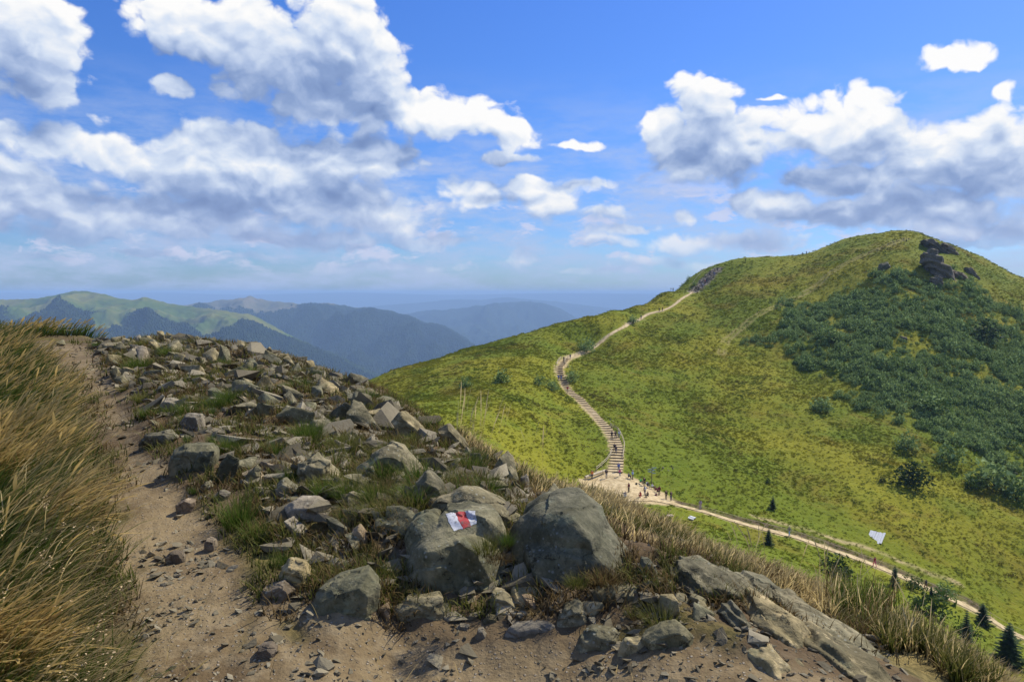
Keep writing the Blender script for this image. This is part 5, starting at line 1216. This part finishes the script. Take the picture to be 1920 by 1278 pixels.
# ------------------------------------------------------------------ steps, rails and paths on the hill
def resample(P, step):
    P = np.array(P); L = np.concatenate([[0], np.cumsum(np.hypot(*np.diff(P, axis=0).T))]); n = max(2, int(L[-1]/step)); q = np.linspace(0, L[-1], n+1)
    X = pchip(L, P[:, 0], q); Y = pchip(L, P[:, 1], q); T = np.stack([np.gradient(X), np.gradient(Y)], 1); T /= np.linalg.norm(T, axis=1)[:, None]; return np.stack([X, Y], 1), T
m, h = mat('path_sand'); P = h.pos(); n_ = h.noise(P, 1.1, 5, .65); c = h.mix(h.ss(n_, .35, .65), (0.36, 0.27, 0.14), (0.58, 0.46, 0.26)); bsdf(h, c, .95, h.bump(n_, .4, .1), .1); M_sand = m
M_log = plain('wood_old', (0.24, 0.18, 0.11), .9, .3, 3); M_pole = plain('wood_pale', (0.46, 0.38, 0.25), .8, .2, 3); M_white = plain('board_white', (0.66, 0.66, 0.64), .6, .08, 2)
def ribbon(name, line_, w_, up=.07):
    Q, T = resample(line_, .8); V = []; nc_ = 5
    for (x, y), (tx, ty) in zip(Q, T):
        ws = w_*(1+.18*float(noise3(x*.25, y*.25, 2)))
        for k in range(nc_):
            o_ = (k/(nc_-1)-.5)*ws; V.append((x-ty*o_, y+tx*o_))
    V = np.array(V); z = base_z(V[:, 0], V[:, 1])+.05; zg = np.maximum(Z(V[:, 0], V[:, 1]), z-.3)+up
    return tag(link(name, mesh_np(name, np.column_stack([V, zg]), grid_faces(len(Q), nc_)[:, ::-1], True), M_sand), kind='structure')
ribbon('path', LOWER, 1.9, .10); ribbon('path', UPPER+SCREE[:1], 1.0, .08)
# trodden square at the foot of the steps
gx_, gy_ = np.meshgrid(np.linspace(min(p[0] for p in PLAZA), max(p[0] for p in PLAZA), 50), np.linspace(min(p[1] for p in PLAZA), max(p[1] for p in PLAZA), 50))
ok = in_poly(gx_.ravel(), gy_.ravel(), PLAZA); F = [f for f in grid_faces(50, 50).tolist() if all(ok[k] for k in f)]
tag(link('path', mesh_np('path', np.column_stack([gx_.ravel(), gy_.ravel(), Z(gx_.ravel(), gy_.ravel())+.09]), np.array(F), True), M_sand), kind='structure')
Q, T = resample(STAIR[1:], 1.55)
st = empty('wooden_steps', (Q[0][0], Q[0][1], zz(*Q[0]))); tag(st, 'long flight of log and sand steps climbing the hill from the trodden square', 'steps')
zs_ = Z(Q[:, 0], Q[:, 1])
for i in range(len(Q)-1):
    (x, y), (tx, ty) = Q[i], T[i]; z0 = zs_[i]; z1 = zs_[i+1]; w_ = 2.7-1.1*i/len(Q); L = 1.60; top = max(z0, z1)+.04
    bm = bmesh.new()
    def bxs(cx, cy, cz, sx, sy, sz, mi):
        r_ = bmesh.ops.create_cube(bm, size=1.0)
        for v in r_['verts']: v.co = Vector((v.co.x*sx+cx, v.co.y*sy+cy, v.co.z*sz+cz))
        for f in {f for v in r_['verts'] for f in v.link_faces}: f.material_index = mi
    hgt = max(.30, abs(z1-z0)+.35)
    bxs(0, L/2+.06, -hgt/2, w_, L-.10, hgt, 0); bxs(0, 0, -.06, w_+.2, .15, .16, 1)
    bm_me = bpy.data.meshes.new('step'); bm.to_mesh(bm_me); bm.free(); bm_me.materials.append(M_sand); bm_me.materials.append(M_log)
    o = link('step', bm_me, None, st); o.location = Vector((x, y, top))-st.location; o.rotation_euler = (0, 0, math.atan2(ty, tx)-math.pi/2+rng.normal(0, .03))
def cyl_between(name, a, b, r_, mati, parent=None, seg=7):
    a, b = Vector(a), Vector(b); bm = bmesh.new(); bmesh.ops.create_cone(bm, cap_ends=True, segments=seg, radius1=r_, radius2=r_*.92, depth=(b-a).length)
    me = bpy.data.meshes.new(name); bm.to_mesh(me); bm.free(); o = link(name, me, mati, parent); o.rotation_euler = (b-a).to_track_quat('Z', 'Y').to_euler(); o.location = (a+b)/2-(parent.location if parent else Vector()); return o
def railing(pts, label, post=.95, every=2.6, r_=.05, two=True, nm='handrail', cat='railing', mm_=None):
    Q, _ = resample(pts, every); P3 = [Vector((x, y, zz(x, y))) for x, y in Q]; t = empty(nm, P3[0]); tag(t, label, cat)
    for i, p in enumerate(P3):
        cyl_between('post', p-Vector((0, 0, .25)), p+Vector((0, 0, post)), r_*1.2, mm_ or M_pole, t)
        if i:
            q = P3[i-1]
            for hh in ((post-.06, post*.55) if two else (post-.06,)): cyl_between('rail', q+Vector((0, 0, hh)), p+Vector((0, 0, hh)), r_, mm_ or M_pole, t)
    return t
railing(line([(1144,800),(1158,808),(1166,822),(1171,838),(1169,852),(1168,864)]), 'pale wooden railing along the right side of the lower steps')
railing(line([(1147,848),(1143,860),(1132,872),(1118,884)]), 'pale railing curving away left from the foot of the steps')
railing(line([(1066,690),(1059,684),(1060,676),(1070,670)]), 'short railing at the inner bend at the top of the steps')
railing(line([(1044,694),(1045,682),(1052,673)]), 'short railing on the outer bend at the top of the steps')
railing(line([(1078,667),(1105,657),(1128,640),(1142,630)]), 'pale railing beside the path leading on above the steps')
off = lambda L_, o_: [(x-o_*ty, y+o_*tx) for (x, y), (tx, ty) in zip(*[a.tolist() for a in resample(L_, 4.0)])]
railing(off(LOWER[3:], 1.35), 'long low rope fence on the uphill side of the lower path', .8, 2.8, .03, False, 'rope_fence', 'fence')
railing(line([(1292,540),(1306,524),(1320,510),(1336,500)]), 'pale railing climbing the stony part of the ridge path', .95, 3.2, .05, False)
a, b = hit(1097, 899), hit(1135, 886); o = cyl_between('log_beam', a+Vector((0, 0, .45)), b+Vector((0, 0, .45)), .24, M_pole, None, 12); tag(o, 'thick pale log lying as a barrier at the left edge of the trodden square', 'log')
# signpost
p = hit(1222, 906); H = 3.1; t = empty('signpost', p); tag(t, 'tall dark trail signpost with pale arrow boards beside the resting hikers', 'signpost')
cyl_between('post', p, p+Vector((0, 0, H)), .075, M_log, t, 9)
M_arrow = plain('board_arrow', (0.36, 0.46, 0.52), .6, .15, 5)
for k, (a_, zq, L) in enumerate([(0.15, 2.95, .9), (3.3, 2.72, .85), (0.5, 2.48, .8), (2.9, 2.24, .8), (-.1, 1.98, .7)]):
    bm = bmesh.new(); pr = [(0.02, -.085), (L-.14, -.085), (L, 0), (L-.14, .085), (0.02, .085)]
    f_ = [bm.verts.new((x, -.015, z)) for x, z in pr]; b_ = [bm.verts.new((x, .015, z)) for x, z in pr]; bm.faces.new(f_); bm.faces.new(b_[::-1])
    for i in range(5): bm.faces.new((f_[i], b_[i], b_[(i+1) % 5], f_[(i+1) % 5]))
    me = bpy.data.meshes.new('arrow_board'); bm.to_mesh(me); bm.free(); o = link('arrow_board', me, M_arrow, t); o.location = (0, -.09, zq); o.rotation_euler = (0, 0, a_)
# stack of white boards on the slope, timber piles
def boards(px, py, wpx, rows_, label, mm_, tilt=.25, nm='board_stack', yaw=.3, L=1.0, dep=.8):
    p = hit(px, py, dmin=60); s = wpx/FPX*p.y; t = empty(nm, p+Vector((0, 0, .1)), yaw); tag(t, label, 'board stack')
    for k in range(rows_):
        bm = bmesh.new(); bmesh.ops.create_cube(bm, size=1.0); me = bpy.data.meshes.new('board')
        for v in bm.verts: v.co = Vector((v.co.x*s*dep/rows_*.92, v.co.y*s*L, v.co.z*.14))
        bm.to_mesh(me); bm.free(); o = link('board', me, mm_, t); o.location = ((k-(rows_-1)/2)*s*dep/rows_, rng.uniform(-.06, .06)*s, .16+rng.uniform(0, .14)); o.rotation_euler = (tilt+rng.normal(0, .02), rng.normal(0, .05), rng.normal(0, .015))
boards(1642,1010,34,7,'stack of white boards lying on the slope above the lower path',M_white,.45,yaw=-.7,L=.9)
boards(1297,974,18,5,'small pile of whitish timber on the near meadow, right of the greyer pile',M_white,.15,yaw=.9,L=.6)
boards(1256,970,15,5,'small pile of greyish timber on the near meadow below the square',M_pole,.1,yaw=.3,L=.5)

# ------------------------------------------------------------------ people
POSE = {}
def skel(kind):
    J = dict(pel=(0,0,.95), spi=(0,.01,1.15), che=(0,0,1.36), nec=(0,.01,1.49), hea=(0,.03,1.60), top=(0,.02,1.68))
    for s, n_ in ((-1, 'l'), (1, 'r')):
        J['hip'+n_] = (s*.09, 0, .90); J['kne'+n_] = (s*.10, .02, .50); J['ank'+n_] = (s*.10, -.01, .09); J['toe'+n_] = (s*.11, .15, .035)
        J['sho'+n_] = (s*.175, 0, 1.41); J['elb'+n_] = (s*.225, -.02, 1.14); J['wri'+n_] = (s*.23, .07, .91); J['han'+n_] = (s*.23, .10, .84)
    if kind == 'walk':
        J['knel'] = (-.1,.20,.54); J['ankl'] = (-.1,.26,.12); J['toel'] = (-.1,.42,.08); J['kner'] = (.1,-.08,.50); J['ankr'] = (.1,-.30,.14); J['toer'] = (.1,-.18,.035)
        J['elbr'] = (.23,.12,1.16); J['wrir'] = (.21,.32,1.05); J['hanr'] = (.20,.39,1.04); J['elbl'] = (-.24,-.15,1.17); J['wril'] = (-.24,-.14,.93); J['hanl'] = (-.24,-.12,.86)
    if kind == 'hold':
        for s, n_ in ((-1, 'l'), (1, 'r')): J['elb'+n_] = (s*.22,.06,1.16); J['wri'+n_] = (s*.08,.27,1.24); J['han'+n_] = (s*.05,.32,1.27)
    if kind in ('sit', 'crouch'):
        dz = -.62 if kind == 'sit' else -.55; lean = .10 if kind == 'sit' else .28
        for k in ('pel','spi','che','nec','hea','top'):
            x, y, z = J[k]; J[k] = (x, y+lean*max(0, (z-.95)), z+dz-(.06 if kind == 'crouch' and z > 1 else 0))
        for s, n_ in ((-1, 'l'), (1, 'r')):
            J['hip'+n_] = (s*.10, .02, .90+dz); J['kne'+n_] = (s*.15, .42, .50 if kind == 'sit' else .44); J['ank'+n_] = (s*.14, .50 if kind == 'sit' else .22, .08); J['toe'+n_] = (s*.15, .64 if kind == 'sit' else .37, .035)
            J['sho'+n_] = (s*.175, lean*.46, 1.41+dz); J['elb'+n_] = (s*.23, .18+lean*.3, 1.16+dz+.02); J['wri'+n_] = (s*.14, .38+lean*.2, .60); J['han'+n_] = (s*.12, .44+lean*.2, .585)
    return J
RAD = dict(pel=(.135,.11), spi=(.125,.095), che=(.15,.11), nec=(.056,.056), hea=(.085,.10), top=(.07,.08), hip=(.085,.09), kne=(.056,.06), ank=(.042,.045), toe=(.038,.03), sho=(.062,.062), elb=(.043,.043), wri=(.028,.028), han=(.036,.02))
EDG = [('pel','spi'),('spi','che'),('che','nec'),('nec','hea'),('hea','top')]+[e for n_ in 'lr' for e in ((('pel','hip'+n_)), ('hip'+n_,'kne'+n_), ('kne'+n_,'ank'+n_), ('ank'+n_,'toe'+n_), ('che','sho'+n_), ('sho'+n_,'elb'+n_), ('elb'+n_,'wri'+n_), ('wri'+n_,'han'+n_))]
REG = {'spi':'t','che':'t','sho':'t','elb':'t','wri':'f','hip':'l','kne':'l','ank':'l','toe':'s','nec':'n','hea':'h','top':'h','han':'k'}
def make_pose(kind):
    J = skel(kind); ks = list(J); me = bpy.data.meshes.new('b'); me.from_pydata([J[k] for k in ks], [(ks.index(a), ks.index(b)) for a, b in EDG], [])
    o = bpy.data.objects.new('b', me); COL.objects.link(o); sk = o.modifiers.new('s', 'SKIN'); sk.use_smooth_shade = True; su = o.modifiers.new('u', 'SUBSURF'); su.levels = 1; su.render_levels = 1
    if not me.skin_vertices:
        bpy.context.view_layer.objects.active = o; bpy.ops.mesh.customdata_skin_add()
    for i, k in enumerate(ks):
        r_ = RAD[k[:3]]; me.skin_vertices[0].data[i].radius = r_; me.skin_vertices[0].data[i].use_root = (k == 'pel')
    dg = bpy.context.evaluated_depsgraph_get(); dg.update(); b = bpy.data.meshes.new_from_object(o.evaluated_get(dg)); bpy.data.objects.remove(o)
    V = np.array([v.co[:] for v in b.vertices]); F = [list(p.vertices) for p in b.polygons]
    best = np.full(len(V), 9.); lab = np.array([' ']*len(V))
    for a, c in EDG:
        A, C = np.array(J[a]), np.array(J[c]); d = C-A; t_ = np.clip(((V-A)@d)/(d@d), 0, 1); ds = np.linalg.norm(V-A-t_[:, None]*d, axis=1)-.5*RAD[c[:3]][0]
        kk = ds < best; best[kk] = ds[kk]; lab[kk] = REG[c[:3]]
    nrmv = np.array([v.normal[:] for v in b.vertices]); hd = np.array(J['hea'])
    # fingers and thumb, nose and ears, joined into the one body mesh
    def cone(a, d, L, r_):
        d = np.array(d)/np.linalg.norm(d); s = np.cross(d, (.3, .9, .2)); s /= np.linalg.norm(s); u = np.cross(d, s); b0 = len(V2)
        for q, rr_ in ((0, r_), (.55, r_*.9), (1, r_*.5)):
            for k in range(4): V2.append(a+d*L*q+(s*math.cos(k*1.571)+u*math.sin(k*1.571))*rr_)
        for q in range(2):
            for k in range(4): F2.append([b0+q*4+k, b0+q*4+(k+1) % 4, b0+q*4+4+(k+1) % 4, b0+q*4+4+k])
    V2 = [v for v in V]; F2 = list(F)
    for n_ in 'lr':
        W_, H_ = np.array(J['wri'+n_]), np.array(J['han'+n_]); d = H_-W_; d /= np.linalg.norm(d); sd_ = np.cross(d, (1, 0, 0)); sd_ /= np.linalg.norm(sd_)
        for k, L in enumerate((.062, .072, .068, .055)): cone(H_+d*.01+sd_*(k-1.5)*.018, d+sd_*(k-1.5)*.06, L, .0095)
        cone(H_-d*.02+sd_*-.03, d*.5-sd_, .055, .011)
    cone(hd+np.array([0, .085, .0]), (0, .8, -.5), .03, .014)
    for s in (-1, 1): cone(hd+np.array([s*.08, 0, 0]), (s, 0, .6), .025, .02)
    body = bpy.data.meshes.new('body'); body.from_pydata([list(map(float, v)) for v in V2], [], F2); body.update(); body.polygons.foreach_set('use_smooth', [True]*len(F2))
    def garment(name, sel, offs):
        keep = [f for f in F if all(sel(lab[i], V[i]) for i in f)]; ids = sorted({i for f in keep for i in f}); mp = {i: k for k, i in enumerate(ids)}
        g_ = bpy.data.meshes.new(name); g_.from_pydata([list(map(float, V[i]+nrmv[i]*offs)) for i in ids], [], [[mp[i] for i in f] for f in keep]); g_.update(); g_.polygons.foreach_set('use_smooth', [True]*len(keep)); return g_
    G = dict(body=body, jacket=garment('jacket', lambda l, v: l in 'tf', .014), trousers=garment('trousers', lambda l, v: l in 'l' or (l == 't' and v[2] < J['pel'][2]+.06), .011),
             shoes=garment('shoe', lambda l, v: l in 's' or (l == 'l' and v[2] < .14), .014), hair=garment('hair', lambda l, v: l == 'h' and (v[2] > hd[2]+.035 or v[1] < hd[1]-.015), .014), hat=garment('hat', lambda l, v: l == 'h' and v[2] > hd[2]+.03, .026))
    bm = bmesh.new(); bmesh.ops.create_cube(bm, size=1.0); bmesh.ops.bevel(bm, geom=bm.edges[:], offset=.16, segments=2, affect='EDGES')
    c_ = np.array(J['che']); 
    for v in bm.verts: v.co = Vector((v.co.x*.30, v.co.y*.20-.20+c_[1], v.co.z*.48+c_[2]-.10))
    bp = bpy.data.meshes.new('backpack'); bm.to_mesh(bp); bm.free(); G['backpack'] = bp
    return G
for k in ('stand', 'walk', 'hold', 'sit', 'crouch'): POSE[k] = make_pose(k)
CM = {}
PALC = dict(black=(.018,.018,.022), navy=(.03,.045,.13), blue=(.07,.17,.50), sky=(.30,.45,.70), red=(.48,.03,.03), maroon=(.16,.02,.035), pink=(.78,.10,.27), orange=(.78,.22,.03), green=(.05,.55,.12), white=(.72,.74,.78), grey=(.22,.23,.26), khaki=(.25,.22,.14), lilac=(.33,.27,.38), skin=(.52,.33,.24), brown=(.07,.04,.025), blond=(.34,.24,.12), denim=(.10,.15,.27))
def cmat(c):
    if c not in CM: CM[c] = plain('skin' if c == 'skin' else 'cloth_'+c, PALC[c], .75, .12, 20)
    return CM[c]
def person(px, py, pose, top, legs, label, face=180, hair='brown', pack=None, hat=None, scale=1.0, up=0.0, group=None):
    p = None
    while p is None or p.y > 352: p = hit(px, py, dmin=70); py += 1
    t = empty('person', p+Vector((0, 0, .09+up)), R(face)); t.scale = (scale,)*3; tag(t, label, 'person', group)
    for nm, c in (('body', 'skin'), ('jacket', top), ('trousers', legs), ('shoes', 'black'), ('hair', None if hat else hair), ('hat', hat), ('backpack', pack)):
        if c is None: continue
        me = POSE[pose][nm]
        if not me.materials: me.materials.append(None)
        o = bpy.data.objects.new(me.name.split('.')[0], me); COL.objects.link(o); o.parent = t; o.material_slots[0].link = 'OBJECT'; o.material_slots[0].material = cmat(c)
# face: 180 looks towards the camera, 0 away from it
for q in [
 (1110,899,'stand','orange','black','person in an orange top and dark trousers by the pale log',150),
 (1137,897,'stand','black','grey','person in black standing alone at the right end of the pale log',200,'brown','black'),
 (1162,894,'walk','pink','denim','child in a bright pink jacket at the foot of the steps',170,'blond',None,None,.85),
 (1160,885,'walk','blue','denim','person in blue on the lowest step behind the child in pink',180,'brown',None,'blue'),
 (1178,897,'sit','navy','black','seated person in dark navy right of the foot of the steps',240),
 (1186,899,'stand','sky','khaki','person in pale blue with a white hat beside the seated person in navy',230,'brown',None,'white'),
 (1200,907,'sit','green','black','seated person in a bright green top',230),
 (1208,912,'stand','black','black','person in black leaning over right of the green top',160),
 (1214,914,'sit','black','navy','seated person in black right behind the standing ones',220,'brown','white'),
 (1222,917,'sit','white','brown','seated person in a white shirt below the signpost',230),
 (1228,922,'sit','maroon','maroon','seated person in maroon right of the white shirt',240),
 (1209,929,'stand','black','navy','person in black standing in the open part of the square with a white bag',20,'brown','white'),
 (1179,923,'stand','maroon','black','person in a dark maroon jacket standing at the near edge of the square',120),
 (1174,933,'crouch','navy','sky','crouching person in navy and pale blue beside the dark maroon jacket',60),
 (1202,933,'crouch','red','red','crouching person in red at the near edge of the square',120),
 (1215,933,'sit','black','black','person in black sitting at the near edge of the square right of the red one',120),
 (1236,929,'stand','maroon','brown','person in a maroon top with bare shins at the start of the lower path',0,'brown','maroon'),
 (1232,925,'sit','maroon','black','person in dark maroon sitting between the standing hikers',220),
 (1249,937,'stand','black','black','left one of two hikers in black at the start of the lower path',150),
 (1258,939,'hold','black','navy','right one of two hikers in black at the start of the lower path',200),
 (1155,851,'walk','black','navy','hiker in black in the middle of the lower steps',180,'brown','black'),
 (1152,847,'walk','black','black','second hiker in black half behind the one in the middle of the lower steps',190),
 (1147,823,'walk','black','black','leftmost of three hikers in a row where the steps bend',180),
 (1154,823,'walk','brown','black','middle one of three hikers in a row where the steps bend',185,'brown','black'),
 (1161,822,'walk','white','grey','hiker in white at the right of three in a row where the steps bend',175),
 (1064,736,'walk','red','khaki','hiker in red on the narrow middle part of the steps',180),
 (1047,714,'walk','blue','navy','hiker in blue at the left edge of the upper steps',180),
 (1052,713,'walk','navy','blue','hiker in navy right beside the one in blue on the upper steps',170),
 (1057,679,'walk','black','black','hiker in black at the top of the steps',180),
 (1069,674,'walk','black','grey','hiker in black just past the top of the steps',140),
 (1188,608,'stand','black','black','hiker in black beside the shrub on the upper path',180),
 (1202,599,'walk','black','navy','lone hiker between the shrub and the pair on the upper path',190),
 (1236,585,'walk','black','black','left one of a pair of hikers on the upper path',180),
 (1242,584,'walk','maroon','black','right one of a pair of hikers on the upper path',180),
 (1310,545,'walk','black','black','lowest hiker on the stony ridge path',180,'brown','navy'),
 (1318,538,'walk','white','navy','hiker in white on the stony ridge path',180),
 (1322,532,'walk','red','black','hiker in red on the stony ridge path',170),
 (1316,534,'walk','navy','grey','hiker in navy on the stony ridge path left of the red one',170),
 (1325,529,'walk','black','navy','hiker in black just above the red one on the stony ridge path',180),
 (1339,517,'walk','blue','grey','hiker in blue near the upper end of the stony ridge path',180),
 (1345,508,'walk','black','black','topmost hiker on the stony ridge path',180),
 (1262,544,'walk','black','black','dark hiker on the left skyline of the hill',200),
 (1258,547,'walk','grey','white','pale hiker beside the dark one on the left skyline of the hill',200),
 (1398,491,'stand','black','black','single hiker on the skyline above the stony path',180),
 (1505,480,'walk','black','black','left hiker on the skyline dip between the two summits',180),
 (1512,478,'walk','navy','black','right hiker on the skyline dip between the two summits',180),
 (1313,956,'stand','lilac','lilac','person in lilac standing on the lower path nearest the square',0),
 (1480,1006,'walk','grey','sky','walker in grey and pale blue on the lower path',120,'brown',None,'grey'),
 (1640,1063,'walk','red','pink','walker in bright red on the lower path below the white boards',10),
 (1736,1106,'walk','black','maroon','walker in black and dark red on the lower path beyond the slim spruce',20),
]: person(*q)
for (px, py) in [(1193,909),(1230,930)]:
    p = hit(px, py); o = bpy.data.objects.new('backpack', POSE['sit']['backpack']); COL.objects.link(o)
    o.location = p+Vector((0, .2, -.45)); o.material_slots[0].link = 'OBJECT'; o.material_slots[0].material = cmat('black' if px < 1200 else 'maroon')
    tag(o, 'black rucksack on the ground below the seated person in green' if px < 1200 else 'dark red rucksack on the ground among the seated hikers', 'rucksack')
